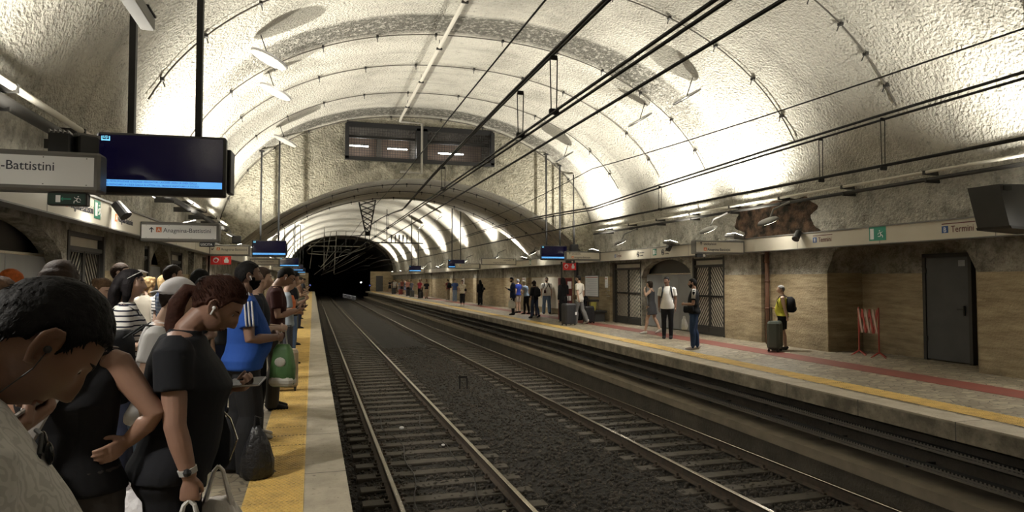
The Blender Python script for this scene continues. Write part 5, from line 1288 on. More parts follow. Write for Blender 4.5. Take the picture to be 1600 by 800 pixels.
P['long'] = person('person', 'person with long straight dark hair seen from behind, before the metal shutter', (-1.43, 4.5), 2, 1.765, 1, 0, FAIR, 'long', (.035, .022, .016), False, ('tee', (.05, .045, .05), .9), ('trousers', NAVY, 1), BLK, lod=1, fem=1, hairlen=.36, blades=1500)
P['ginger'] = person('person', 'person with orange-red ponytail in a burgundy top by the metal shutter', (-2.62, 7.2), 262, 1.755, .95, 0, FAIR, 'tail', (.42, .10, .02), False, ('tee', (.10, .025, .03), .9), ('trousers', NAVY, 1), BLK, 0, (0, 5, 0), lod=1, fem=1, hairlen=.05)
P['dark5'] = person('person', 'person with dark hair almost hidden between redhead and long-haired one', (-2.2, 6.55), 70, 1.62, .95, 0, OL, 'short', (.05, .04, .045), False, ('tee', (.1, .09, .1), .9), ('trousers', NAVY, 1), BLK, lod=1, fem=1)
P['bun'] = person('person', 'person with light brown tied hair looking down, before the nearest iron gate', (-2.05, 7.45), 118, 1.69, .95, 0, FAIR, 'bun', (.15, .09, .05), False, ('tee', (.3, .28, .26), .9), ('trousers', NAVY, 1), BLK, 0, (0, 24, 0), lod=1, fem=1, blades=500)
P['post'] = person('person', 'person with short brown hair standing before the left wall pilaster', (-2.36, 9.46), 88, 1.865, 1, 0, FAIR, 'crop', (.05, .032, .022), False, ('tee', (.08, .08, .09), .9), ('trousers', NAVY, 1), BLK, lod=1)
P['stripes'] = person('person', 'person in navy and white striped tee with sunglasses on dark hair, looking right', (-1.45, 6.12), 84, 1.735, .97, 0, FAIR, 'long', (.012, .010, .011), False, ('tee', (.62, .60, .57), .93, pat_stripe, 'stripe'), ('trousers', (.022, .026, .048), 1), (.05, .03, .02), 0, (6, -2, 0), ('front', ((.04, .03, -.28), (-.1, .22, .02), (-.7, .6, 0), (0, -.5, -.6), .5, .6)), lod=1, fem=1, hairlen=.18, bust=.02, voxel=.008, blades=900)
P['check'] = person('person', 'person in blue checked shirt seen from behind, with cropped hair', (-1.60, 8.6), 58, 1.825, 1.05, 0, OL, 'short', (.03, .022, .018), False, ('long', (.035, .10, .33), .86, pat_check, 'check'), ('trousers', NAVY, 1), BLK, 0, (12, 0, 0), ('front', 'front'), lod=1)
P['curlyb'] = person('person', 'person with curly blonde hair in a cream cardigan, beside the blue check shirt', (-2.3, 10.75), 35, 1.69, 1, 0, FAIR, 'curly', (.38, .25, .12), False, ('long', (.55, .50, .42), .84), ('trousers', BLK, 1), BLK, lod=1, fem=1)
P['blonde'] = person('person', 'person with blonde bob in a white striped top, next to the curly blonde', (-1.98, 10.1), 84, 1.72, 1, 0, FAIR, 'bob', (.45, .31, .15), False, ('tee', (.62, .60, .57), .9, pat_stripe, 'stripe'), ('trousers', BLK, 1), BLK, 0, (0, 8, 0), lod=1, fem=1)
P['far_blond'] = person('person', 'person with fair hair deep in the left crowd, near the far arch', (-2.2, 13.2), 200, 1.66, 1, 0, FAIR, 'bob', (.36, .24, .12), False, ('tee', (.3, .2, .14), .9), ('trousers', BLK, 1), BLK, lod=2, fem=1)
P['cap'] = person('person', 'person in white baseball cap and frayed denim shorts behind the ponytail woman', (-.84, 4.22), 88, 1.665, 1.1, .02, OL, 'short', DK, False, ('tee', (.55, .54, .53), .9), ('shorts', (.17, .27, .46), 1), (.2, .2, .2), 4, (0, 12, 0), ('front', 'down'), lod=1, fem=1, cap=(.66, .64, .65), hips=1.1)
P['pony'] = person('person', 'person in black tee with reddish-brown ponytail, wristwatch and a phone', (-.525, 2.97), 91, 1.71, 1.12, .025, (.34, .195, .14), 'tail', (.062, .026, .018), False, ('tee', (.016, .017, .021), .90), ('leggings', (.011, .011, .013), 1), BLK, 5, (0, 37, 0),
    (((-.05, .02, -.29), (.10, .16, .12), (.35, .85, .15), (.3, -.2, .9), .7, .9), ((.04, .04, -.27), (-.01, .07, -.195), (0, .1, -1), (-1, 0, 0), .8, .8)), lod=0, fem=1, bust=.03, hips=1.0, hairlen=.16, buds='white', watch=1, blades=4200, voxel=.0048)
P['blue'] = person('person', 'tall bearded person in blue tee with white shoulder stripes and black trousers', (-.56, 6.2), 78, 1.81, 1.22, .05, (.25, .145, .10), 'short', (.012, .011, .011), True, ('tee', (.025, .085, .36), .86), ('trousers', (.022, .022, .024), 2), None, 0, (0, -5, 0), ('front', 'front'), lod=0, buds='white', voxel=.0062, blades=1500, legs=((.0, -.06), (.02, .06)))
P['darkman'] = person('person', 'person with black hair seen from behind left of the glasses wearer', (-1.16, 7.65), 40, 1.765, 1, 0, OL, 'short', (.012, .010, .010), False, ('tee', (.05, .05, .06), .9), ('trousers', BLK, 1), BLK, lod=1)
P['glasses'] = person('person', 'person with black hair and glasses, arms crossed over a dotted black dress', (-1.02, 6.72), 96, 1.70, 1, 0, OL, 'messy', (.012, .010, .010), False, ('tee', (.02, .02, .022), .9, pat_dots, 'dots'), ('skirt', (.02, .02, .022), 0, pat_dots, 'dots', 1.02, .45), BLK, 0, (0, 22, 0), ('cross', 'cross'), lod=1, fem=1, glasses=True)
P['navyman'] = person('person', 'person with greying brown hair in a dark tee right behind the man in blue', (-.56, 7.5), 86, 1.785, 1.05, 0, FAIR, 'crop', (.085, .055, .04), False, ('tee', (.022, .024, .032), .9), ('trousers', BLK, 1), (.35, .33, .3), 0, (0, 4, 0), ('front', 'front'), lod=1)
P['maroon'] = person('person', 'person in dark maroon tee with black hair and glasses bent over a phone', (-.47, 9.15), 86, 1.855, 1.0, 0, TAN, 'crop', (.012, .010, .010), False, ('tee', (.055, .02, .018), .86), ('trousers', (.04, .035, .03), 1), BLK, 3, (0, 30, 0), ('phone', 'phone'), lod=1, glasses=True, buds='white')
P['film'] = person('person', 'person holding up a dark phone in the crowd left of the man in blue', (-1.42, 10.4), 84, 1.72, 1, 0, OL, 'short', DK, False, ('tee', (.14, .08, .07), .9), ('trousers', NAVY, 1), BLK, 0, (0, 0, 0), ('up', 'phone'), lod=2, eyes=False)
P['hood'] = person('person', 'person in grey-green hooded top among the far left crowd', (-1.40, 11.9), 96, 1.74, 1.05, 0, OL, 'curly', (.10, .10, .09), False, ('long', (.13, .14, .13), .9), ('trousers', NAVY, 1), BLK, lod=2)
P['brownh'] = person('person', 'person with long brown hair just behind the shoulder of the man in blue', (-1.10, 9.05), 60, 1.66, 1, 0, FAIR, 'long', (.09, .05, .03), False, ('tank', (.03, .03, .03), .9), ('trousers', NAVY, 1), BLK, 0, (0, 10, 0), lod=1, fem=1, hairlen=.2, arms=('down', 'phone'))
FARL = [(-.42, 11.7, 80, 1.72, 'tee', (.30, .34, .38), (.05, .05, .06), 'person in pale blue tee and orange vest past the maroon tee', DK, FAIR, 'short'), (-.42, 13.9, 70, 1.83, 'tee', (.02, .02, .022), JEAN, 'person in black tee, dark cap and jeans along the left platform edge', DK, TAN, 'short'),
        (-.45, 17.9, 84, 1.74, 'long', (.12, .12, .09), (.09, .10, .08), 'person in olive clothes along the left platform edge', DK, OL, 'crop'), (-.8, 16.0, 100, 1.68, 'tee', (.4, .38, .35), NAVY, 'person in white tee left of the olive-clad one', DK, OL, 'bob'),
        (-.45, 24, 84, 1.76, 'tee', (.16, .09, .06), NAVY, 'person in brown tee, small in the left distance', DK, OL, 'short'), (-.55, 30, 80, 1.72, 'tee', (.25, .23, .2), BLK, 'person in beige tee far along the left platform', DK, OL, 'bob'), (-.5, 38, 82, 1.75, 'tee', (.05, .05, .06), BLK, 'person in dark clothes very far along the left platform', DK, OL, 'short'), (-.6, 50, 82, 1.75, 'tee', (.28, .2, .15), NAVY, 'farthest person on the left platform', DK, OL, 'short'),
        (-1.5, 15.2, 95, 1.76, 'tee', (.06, .06, .07), NAVY, 'person in charcoal tee deep in the left crowd', (.06, .04, .03), OL, 'short'), (-1.15, 13.2, 80, 1.70, 'tee', (.22, .08, .05), NAVY, 'person in rust tee deep in the left crowd', (.10, .06, .03), FAIR, 'long')]
for x, y, f, h, k, c, b, lb, hc, sk, hs in FARL:
    person('person', lb, (x, y), f, h, 1, 0, sk, hs, hc, False, (k, c, .9), ('trousers', b, 1), BLK, 0, (0, 8, 0), ('front', 'phone'), lod=2 if y < 26 else 3, eyes=False, cap=(.02, .02, .02) if 'cap' in lb else None)
# ------------------------------------------------------------------ the people on the right platform
P['dress'] = person('person', 'person in short dark dress walking away past the arch shutter', (9.98, 18.4), 318, 1.63, .95, 0, (.50, .33, .24), 'bob', (.03, .02, .016), False, ('tank', (.06, .062, .07), .95), ('skirt', (.06, .062, .07), 0, None, 'dress', 1.0, .64), (.62, .60, .56), 3, (-15, 0, 0), ('up', 'swing'), ((0, .22), (0, -.22, .08)), lod=2, fem=1)
P['polo'] = person('person', 'person in white polo and black trousers with backpack straps, facing the tracks', (9.66, 16.9), 212, 1.745, 1.02, .02, BR, 'short', (.014, .012, .012), False, ('tee', (.72, .71, .68), .84), ('trousers', BLK, 0), BLK, 0, (30, 0, 0), ('down', 'down'), lod=1, collar=True, voxel=.011)
P['adi'] = person('person', 'person in black tee with white shoulder band, jeans and white sneakers', (8.78, 14.1), 305, 1.69, 1.05, .02, TAN, 'short', (.02, .015, .012), True, ('tee', (.014, .014, .016), .88), ('trousers', (.03, .055, .12), 0), (.62, .55, .53), 0, (0, 0, 0), ('front', 'akimbo'), lod=1, voxel=.011, legs=((0, .05), (.03, -.05)))
P['yellow'] = person('person', 'grey-haired person in yellow tank top and black shorts with a backpack', (10.66, 13.3), 312, 1.535, 1.15, .04, (.46, .30, .22), 'short', (.26, .25, .235), False, ('tank', (.60, .56, .07), .92), ('shorts', (.014, .012, .02), 1), (.04, .04, .04), 0, (-8, 0, 0), ('case', 'front'), ((0, .1), (0, -.04)), lod=1, fem=1, voxel=.011, hips=1.15)
P['cw'] = person('person', 'person in black with long black hair standing by the dark suitcase', (9.50, 24.7), 352, 1.76, .98, 0, FAIR, 'long', (.01, .01, .011), False, ('long', BLK, 1.0), ('trousers', (.014, .014, .016), 1), (.5, .5, .5), 0, (10, 0, 0), ('down', 'front'), lod=2, fem=1, hairlen=.3)
P['cm'] = person('person', 'person in cream tee and grey trousers stepping, seen from behind', (9.6, 23.3), 322, 1.83, 1.02, 0, OL, 'short', (.016, .013, .012), False, ('tee', (.66, .62, .54), .80), ('trousers', (.17, .165, .16), 1), (.62, .6, .56), 0, (-10, 0, 0), ('case', 'down'), ((0, .12), (0, -.25, .07)), lod=2)
P['sit'] = person('person', 'person all in black sitting on the stone bench', (10.95, 25.55, -.40), 270, 1.72, 1.05, 0, OL, 'short', (.014, .012, .012), False, ('long', (.012, .012, .014), .9), ('trousers', BLK, 1), BLK, 28, (0, 20, 0), ('front', 'front'), lod=2, sit=True)
P['wt'] = person('person', 'person in white tee and light jeans with crossbody bag, facing the camera', (11.05, 31.0), 196, 1.80, 1.12, .04, (.40, .26, .19), 'short', (.04, .03, .022), True, ('tee', (.72, .70, .66), .86), ('trousers', (.13, .19, .29), 1), BLK, 0, (0, 0, 0), ('down', 'down'), ((.05, 0), (.05, .02)), lod=2, eyes=False)
P['suit'] = person('person', 'person in navy suit jacket looking at a phone, facing left', (9.16, 30.5), 280, 1.80, 1.02, 0, OL, 'short', (.012, .011, .011), True, ('long', (.014, .024, .06), .78), ('trousers', (.016, .018, .026), 0), BLK, 0, (0, 10, 0), ('phone', 'down'), lod=2, collar=True, eyes=False)
P['bluet'] = person('person', 'grey-haired person in royal blue top behind the navy suit', (9.98, 32.3), 330, 1.72, 1, 0, FAIR, 'short', (.25, .25, .26), False, ('tee', (.02, .04, .24), .9), ('shorts', (.42, .36, .3), 1), BLK, 0, (0, 0, 0), ('down', 'front'), lod=2, fem=1, eyes=False)
P['lb'] = person('person', 'person in light blue top and headscarf leaning to the left', (10.0, 31.0), 318, 1.64, 1, 0, FAIR, 'bob', (.46, .40, .28), False, ('tee', (.36, .47, .62), .92), ('trousers', BLK, 0), BLK, 12, (0, 0, 0), ('front', 'down'), lod=2, fem=1, eyes=False, legs=((0, .08), (0, -.1)))
P['jk'] = person('person', 'person with curly dark hair and black jacket walking away with a backpack', (9.32, 27.7), 340, 1.60, .98, 0, OL, 'curly', (.03, .022, .018), False, ('long', (.02, .02, .024), .88), ('trousers', (.022, .03, .06), 0), BLK, 4, (0, 0, 0), ('front', 'front'), ((0, .16), (0, -.2, .06)), lod=2, fem=1, eyes=False)
P['tanj'] = person('person', 'person in tan vest and purple-grey trousers close behind the curly-haired walker', (9.85, 29.3), 345, 1.64, 1, 0, OL, 'bun', (.05, .03, .02), False, ('tee', (.26, .23, .15), .88), ('trousers', (.05, .045, .07), 0), BLK, 0, (0, 0, 0), ('down', 'front'), lod=2, fem=1, eyes=False)
P['blkw'] = person('person', 'person all in black with long dark hair midway along the right platform', (10.6, 42.8), 350, 1.68, 1, 0, OL, 'long', (.02, .015, .013), False, ('long', BLK, .88), ('trousers', BLK, 1), (.3, .28, .26), lod=3, fem=1, eyes=False)
P['blouse'] = person('person', 'person in cream blouse and black trousers walking toward the camera', (9.25, 42.1), 196, 1.66, 1.08, .02, (.40, .26, .2), 'bun', (.03, .02, .016), False, ('tee', (.62, .56, .44), .84, pat_flower, 'flower'), ('cropped', BLK, 1), (.5, .45, .4), 0, (0, 0, 0), ('down', 'down'), ((0, .1), (0, -.08)), lod=3, fem=1, eyes=False)
P['jeansp'] = person('person', 'person in blue top and pale jeans left behind the cream blouse', (10.5, 50.5), 190, 1.72, 1, 0, OL, 'short', (.08, .07, .06), False, ('tee', (.07, .12, .30), .9), ('trousers', (.22, .28, .38), 1), (.3, .3, .3), lod=3, eyes=False)
P['bpk'] = person('person', 'person in beige trousers carrying a big black backpack near the brown wall', (10.75, 54.5), 330, 1.74, 1, 0, OL, 'short', (.03, .02, .02), False, ('tee', (.22, .06, .06), .9), ('trousers', (.38, .33, .26), 1), (.3, .3, .3), lod=3, eyes=False)
CR = [(9.9, 60.2, (.02, .022, .03), (.36, .28, .2), 'shorts', 'person in black tee and tan shorts, rightmost of the far crowd'), (10.3, 62.5, (.42, .34, .2), (.3, .27, .22), 'trousers', 'person in yellowish top behind the one in tan shorts'), (9.55, 62, (.36, .04, .07), BLK, 'trousers', 'person in crimson top in the far crowd'),
      (10.2, 66, (.40, .16, .10), BLK, 'trousers', 'tall person in orange-red top in the far crowd'), (9.5, 67, (.09, .09, .11), (.04, .06, .1), 'trousers', 'person in charcoal top with dark jeans in the far crowd'), (10.7, 68.5, (.5, .46, .42), BLK, 'trousers', 'person in white top at the back of the far crowd'),
      (9.9, 72.5, (.56, .26, .22), BLK, 'skirt', 'person in salmon pink top in the far crowd'), (10.0, 75.5, (.09, .10, .14), (.06, .07, .12), 'skirt', 'person in slate dress in the far crowd'), (10.5, 78, (.45, .43, .42), NAVY, 'trousers', 'person in pale grey top behind the slate dress'),
      (9.75, 79, (.24, .25, .29), (.28, .28, .32), 'skirt', 'person in long grey dress in the far crowd'), (10.6, 83, (.3, .1, .08), NAVY, 'shorts', 'person in dull red top in the far crowd'), (9.8, 84, (.62, .6, .57), (.4, .36, .3), 'trousers', 'person in white shirt and beige trousers in the far crowd'),
      (10.4, 88, (.26, .27, .32), NAVY, 'shorts', 'person in grey-blue top left in the far crowd'), (10.2, 93, (.02, .02, .025), BLK, 'skirt', 'person in black, leftmost of the far crowd'), (10.9, 95, (.06, .05, .05), NAVY, 'trousers', 'person in dark clothes at the left rear of the far crowd')]
for i, (x, y, c, b, k, lb) in enumerate(CR):
    person('person', lb, (x, y), [200, 250, 225, 190, 235, 210, 180, 260][i % 8], 1.62+.02*((i*7) % 9), 1, 0, [OL, FAIR, TAN, FAIR][i % 4], ['short', 'bob', 'tail', 'crop'][i % 4], [DK, (.16, .10, .05), DK, (.05, .03, .02)][i % 4], False, ('tee', c, .9), (k, b, .5), (.3, .28, .26) if i % 2 else BLK, 0, (0, 8, 0), [('down', 'front'), ('front', 'front'), ('down', 'down'), ('akimbo', 'down')][i % 4], [None, ((0, .06), (.03, -.06))][i % 2], lod=3, fem=i % 2, eyes=False)
# ------------------------------------------------------------------ things people carry
def at_person(q, name, label, cat, group=None):
    r = q['root']; t = thing(name, label, cat, tuple(r.location), r.rotation_euler.z, group); return t
def phone(q, i, label, col=(.05, .05, .055), off=(0, .03, .03), back=False):
    t = at_person(q, 'phone', label, 'phone'); j = q['J'][i]; h = q['hands'][i]; s = q['s']
    d = (q['ML'].to_3x3() @ Vector(j[3])).normalized(); n = (q['ML'].to_3x3() @ Vector(j[4])); n = (n-d*n.dot(d)).normalized(); x = d.cross(n)
    c = h+d*.085*s+n*.022*s+Vector(off)*0
    M = Matrix.Translation(c) @ Matrix((x, d, n)).transposed().to_4x4()
    MB().use(cloth(col)).box(-.037, .037, -.075, .075, -.004, .004, M=M, bev=.005).build('case', t); MB().use(mat('phone_glass', (.01, .011, .014), .1)).box(-.034, .034, -.071, .071, .0041, .005, M=M).build('display', t)
    return t
def tree_bag(t, name, rings, m, voxel=.008, seed=0, lump=.012, power=2.6):
    mb = MB(); n = 26; vs = []; fs = []
    for i, (cx, cy, z, rx, ry) in enumerate(rings):
        for k in range(n):
            q = 2*math.pi*k/n; c, d = math.cos(q), math.sin(q); f = lump*noise.noise(Vector((c*2.3+seed, d*2.3, z*9)))+lump*.5*noise.noise(Vector((c*7+seed, d*7, z*5)))
            vs.append((cx+(rx+f)*math.copysign(abs(c)**(2/power), c), cy+(ry+f)*math.copysign(abs(d)**(2/power), d), z))
    for i in range(len(rings)-1):
        for k in range(n): fs.append((i*n+k, i*n+(k+1) % n, (i+1)*n+(k+1) % n, (i+1)*n+k))
    fs += [tuple(range(n-1, -1, -1)), tuple((len(rings)-1)*n+k for k in range(n))]
    mb.use(m).add(vs, fs); return mb.build(name, t, smooth=True)
def backpack(q, label, col=(.014, .014, .016), k=1.0, side=False):
    t = at_person(q, 'backpack', label, 'backpack'); s = q['s']; m = cloth(col); ML = q['ML']
    def rg(cy, z0, z1, w_, d_): return [(0, cy, z0*s, w_*.7, d_*.7), (0, cy-.01, (z0+.04)*s, w_, d_), (0, cy-.01, (z0*.5+z1*.5)*s, w_*1.02, d_*1.05), (0, cy, (z1-.07)*s, w_*.9, d_*.9), (0, cy+.02, z1*s, w_*.5, d_*.5)]
    o = tree_bag(t, 'pack', rg(-.215*s, 1.02, 1.44, .145*k, .085*k), m, lump=.006)
    p = tree_bag(t, 'front_pocket', rg(-.30*s, 1.05, 1.24, .11*k, .035*k), m, lump=.004)
    mb = MB().use(m)
    for sd in (-1, 1): mb.tube([Vector((sd*.1, -.16, 1.40))*s, Vector((sd*.105, -.06, 1.475))*s, Vector((sd*.11, .06, 1.455))*s, Vector((sd*.125, .135, 1.34))*s, Vector((sd*.155, .09, 1.17))*s, Vector((sd*.15, -.12, 1.08))*s], [(.022*s, .007*s)]*6, 8, up=(1, 0, 0))
    mb.build('strap', t); return t
def crossbody(q, label, col=(.02, .02, .02), sd=1, bagz=.98, bx=.19, by=.05, size=.09, bagcol=None, fr=.135):
    t = at_person(q, 'shoulder_bag', label, 'bag'); s = q['s']; m = cloth(col)
    pts = [Vector(p)*s for p in ((-sd*.10, -.09, 1.43), (-sd*.11, -.01, 1.475), (-sd*.09, .085, 1.41), (0, fr, 1.27), (sd*.11, fr-.01, 1.12), (sd*bx, by+.03, bagz+.06))]
    b2 = [Vector(p)*s for p in ((-sd*.10, -.09, 1.43), (-sd*.02, -.15, 1.28), (sd*.1, -.15, 1.12), (sd*bx, by-.03, bagz+.06))]
    MB().use(m).tube(pts, [(.014*s, .004*s)]*6, 8, up=(1, .3, 0)).tube(b2, [(.014*s, .004*s)]*4, 8, up=(1, .3, 0)).build('strap', t)
    tree_bag(t, 'bag_body', [(sd*bx*s, by*s, (bagz-.09)*s, size*.5, size*1.0), (sd*bx*s, by*s, (bagz-.05)*s, size*.6, size*1.25), (sd*bx*s, by*s, (bagz+.04)*s, size*.5, size*1.2), (sd*bx*s, by*s, (bagz+.07)*s, size*.3, size*1.1)], cloth(bagcol or col), lump=.006)
    return t
def suitcase(loc, rz, h, label, col, group=None, handle=.4):
    t = thing('suitcase', label, 'suitcase', loc, R(rz), group); w_ = h*.66; d_ = h*.38
    m = mat('case_%02d%02d%02d' % tuple(int(v*99) for v in col), col, .45)
    mb = MB().use(m).box(-w_/2, w_/2, -d_/2, d_/2, .05, h, bev=.05); mb.build('shell', t, smooth=False)
    mb = MB().use(m)
    for k in range(5): mb.box(-w_*.38+k*w_*.19-.008, -w_*.38+k*w_*.19+.008, -d_/2-.008, d_/2+.008, .12, h-.08)
    mb.build('rib', t)
    for x in (-1, 1):
        for y in (-1, 1): MB().use(BLACK).tube([(x*w_*.4-.012, y*d_*.36, .028), (x*w_*.4+.012, y*d_*.36, .028)], .028, 10).box(x*w_*.4-.018, x*w_*.4+.018, y*d_*.36-.015, y*d_*.36+.015, .03, .07).build('wheel', t)
    MB().use(BLACK).tube([(-.09, d_*.3, h-.01), (-.09, d_*.3, h+handle), (.09, d_*.3, h+handle), (.09, d_*.3, h-.01)], .011, 6).build('pull_handle', t)
    return t
def plastic_bag(top, z0, w_, d_, label, col, name='plastic_bag', rz=0, seed=1, printm=None, cat='bag'):
    """bag hanging from a hand at the point top down to the height z0"""
    t = thing(name, label, cat, (top[0], top[1], 0), rz); m = mat('film_%02d%02d%02d' % tuple(int(v*99) for v in col), col, .35, bump=(16, .6, .02), spec=.5)
    H = top[2]-z0; zb = z0
    rings = [(0, 0, zb, w_*.72, d_*.7), (0, 0, zb+.03, w_*.95, d_*.95), (.01, 0, zb+H*.3, w_*1.05, d_*1.05), (0, 0, zb+H*.52, w_*.95, d_*.9), (0, 0, zb+H*.68, w_*.66, d_*.6), (0, 0, zb+H*.8, w_*.34, d_*.32)]
    tree_bag(t, 'bag_body', rings, m, seed=seed, lump=.03, power=2.3)
    mb = MB().use(m)
    for a in (-1, 1): mb.tube([(a*w_*.45, 0, zb+H*.62), (a*w_*.3, .0, zb+H*.8), (a*.018, 0, zb+H*.97), (0, 0, zb+H)], [(.035, .02), (.03, .012), (.016, .008), (.012, .008)], 8, up=(0, 1, 0))
    mb.build('handle', t)
    return t, zb, H
pm = P['phone_man']; phone(pm, 0, 'dark phone held by the nearest person', (.30, .27, .25))
t = at_person(pm, 'sunglasses', 'folded black sunglasses hooked on the white leaf-patterned collar', 'sunglasses'); s = pm['s']; mb = MB().use(mat('lens_black', (.01, .01, .012), .08))
T_ = pm['T']
for k in (0, 1): mb.ball(T_((.02+.045*k, .118, 1.375-.012*k)), (.024, .006, .02), 12)
mb.build('lens', t, smooth=True); MB().use(BLACK).tube([T_((.0, .112, 1.395)), T_((.05, .112, 1.395)), T_((.09, .1, 1.37))], .004, 6).tube([T_((.09, .1, 1.37)), T_((.06, .095, 1.27))], .003, 6).build('frame', t)
tw = P['tank_woman']; T_ = tw['T']
t = at_person(tw, 'shoulder_bag', 'mauve canvas bag on a grey strap across the sleeveless black top', 'bag'); MV = cloth((.20, .145, .14)); SG = cloth((.26, .24, .225))
MB().use(SG).tube([T_((-.115, -.07, 1.46)), T_((-.11, .03, 1.485)), T_((-.075, .15, 1.38)), T_((-.02, .20, 1.26)), T_((.03, .21, 1.16)), T_((.06, .22, 1.08))], [(.022, .005)]*6, 8, up=(1, .2, 0)).build('strap', t)
MB().use(STEEL).tube([T_((.055, .217, 1.13)), T_((.062, .222, 1.08))], .017, 10).build('buckle', t)
tree_bag(t, 'bag_body', [(.09, .25, .70, .10, .045), (.09, .25, .76, .14, .06), (.09, .25, .88, .14, .06), (.085, .24, .97, .12, .045), (.08, .235, 1.04, .09, .03), (.065, .225, 1.09, .04, .02)], MV, seed=4, lump=.02)
t = at_person(tw, 'badge', 'round white badge on the black sleeveless top', 'badge'); c = T_((.045, .188, 1.27)); MB().use(WHITE).ball(c, (.019, .006, .019), 14).build('disc', t); MB().use(GREYM).tube([c+Vector((.008*math.cos(a), .006, .008*math.sin(a))) for a in np.linspace(0, 6.28, 12)], .0016, 5).build('emblem', t)
sw = P['stripes']; crossbody(sw, 'black crossbody bag over the navy striped tee', BLK, -1, .98, .2, .06, .10)
t = at_person(sw, 'sunglasses', 'pale rimmed sunglasses pushed up on dark hair of the striped tee wearer', 'sunglasses'); mb = MB().use(mat('rim_pale', (.5, .48, .45), .3)); MH = sw['MH']
for sd in (-1, 1): mb.tube([MH @ Vector((sd*.033+.022*math.cos(a), .090-.03*math.sin(a), .108+.014*math.sin(a))) for a in np.linspace(0, 6.28, 12)], .003, 6).tube([MH @ Vector((sd*.055, .09, .108)), MH @ Vector((sd*.096, -.01, .05))], .003, 6)
mb.build('frame', t)
backpack(P['cap'], 'black backpack on the person in the white cap', BLK, 1.05)
def printed(t, zb, H, w_, d_, m, kind, y=-1):
    mb = MB().use(m)
    if kind == 'block': mb.box(-.02, w_*.85, y*d_*1.1-.012, y*d_*1.1+.012, zb+H*.08, zb+H*.42); 
    else: mb.ball((w_*.1, y*d_*1.08, zb+H*.34), (.085, .02, .085), 18)
    return mb.build('print', t, smooth=True)
# plastic bags of the ponytail woman and the person in the white cap
pw = P['pony']; hw = pw['root'].matrix_basis @ (pw['hands'][1]); hw = Matrix.Translation(pw['root'].location) @ Matrix.Rotation(pw['root'].rotation_euler.z, 4, 'Z') @ pw['hands'][1]
t, zb, H = plastic_bag((hw.x, hw.y, hw.z-.085), .22, .15, .10, 'white plastic bag in the hand of the ponytail woman, brown carton inside', (.66, .64, .61), seed=3)
MB().use(mat('carton', (.22, .13, .08), .8)).box(-.10, -.01, -.085, .03, .46, .60, Matrix.Rotation(.2, 4, 'Y')).build('carton', t, label='brown carton')
CW = Matrix.Translation(P['cap']['root'].location) @ Matrix.Rotation(P['cap']['root'].rotation_euler.z, 4, 'Z') @ P['cap']['hands'][1]
t, zb, H = plastic_bag((-.76, 3.5, .80), .22, .19, .14, 'white plastic bag with an orange print left of the denim shorts', (.70, .68, .70), seed=8)
printed(t, zb, H, .19, .14, mat('print_orange', (.72, .27, .06), .5), 'block')
t, zb, H = plastic_bag((hw.x+.06, hw.y+.33, .86), .16, .16, .12, 'white plastic bag with a yellow and red round print behind the carton bag', (.68, .64, .60), seed=12)
pr = printed(t, zb, H, .16, .12, mat('print_yellow', (.68, .50, .10), .5), 'round'); text('SSI', pr, (-.04, -.155, zb+H*.36), .075, mat('print_crimson', (.4, .03, .06), .5), name='print_letters'); text('ESSI', pr, (-.055, -.155, zb+H*.22), .075, MC['print_crimson'], name='print_letters')
phone(pw, 0, 'pale phone held by the ponytail woman', (.55, .55, .56))
t = at_person(pw, 'handbag', 'black handbag with a chain hanging before the ponytail woman', 'bag')
tree_bag(t, 'bag_body', [(-.24, .12, .82, .04, .045), (-.24, .12, .85, .05, .065), (-.24, .12, .98, .045, .06), (-.24, .11, 1.07, .03, .04)], cloth(BLK), lump=.01); MB().use(STEEL).tube([(-.22, .18, .86), (-.22, .21, .95), (-.22, .18, 1.04), (-.22, .13, 1.1)], .004, 6).build('chain', t, label='pale chain')
# things round the man in blue
bm = P['blue']; T_ = bm['T']; s = bm['s']; br = bm['root']
mb = MB().use(cloth((.62, .62, .64)))
j = bm['J'][1]; S_, E_ = j[0], j[1]
for k in range(3):
    o_ = -.026+.026*k; pts = []
    for f in np.linspace(0, 1, 14):
        if f < .4: g = f/.4; p = Vector((.085+.095*g, o_*.6-.005, 1.492-.042*g**1.6)); n_ = Vector((.25, 0, 1))
        else: g = (f-.4)/.6; p = S_.lerp(E_, g*.62)+Vector((.073+.006*g, o_*1.05+.0, .035*(1-g))); n_ = Vector((1, 0, .15))
        pts.append(T_(p))
    mb.tube(pts, [(.0075*s, .006*s)]*14, 8, up=(0, 1, 0))
o = mb.build('shoulder_stripes', br, smooth=True, label='three white shoulder stripes')
for k, l in enumerate(bm['LG']):
    A = l[2]*s; mb = MB().use(cloth((.16, .13, .11))); mb.tube([A+Vector((0, y*s, -.068*s)) for y in (-.075, -.03, .06, .14, .2)], [(.034*s, .012*s), (.042*s, .014*s), (.046*s, .013*s), (.052*s, .012*s), (.034*s, .008*s)], 14, up=(1, 0, 0))
    mb.tube([A+Vector((-.046, .05, -.055))*s, A+Vector((-.02, .09, .0))*s, A+Vector((.012, .13, -.02))*s], [(.016, .005)]*3, 8).tube([A+Vector((.046, .05, -.055))*s, A+Vector((.03, .09, .0))*s, A+Vector((.012, .13, -.02))*s], [(.016, .005)]*3, 8); mb.build('flip_flop', br, smooth=True)
t = thing('tote_bag', 'black shiny bag standing on the floor by the flip-flops', 'bag', (-.43, 6.0, 0), R(10)); SH = mat('shiny_black', (.016, .016, .018), .3, bump=(30, .8, .02))
tree_bag(t, 'bag_body', [(0, 0, .0, .10, .09), (0, 0, .03, .135, .115), (0, 0, .14, .13, .11), (.0, 0, .26, .10, .085), (-.01, 0, .36, .065, .06), (-.01, 0, .43, .03, .03)], SH, seed=2, lump=.025)
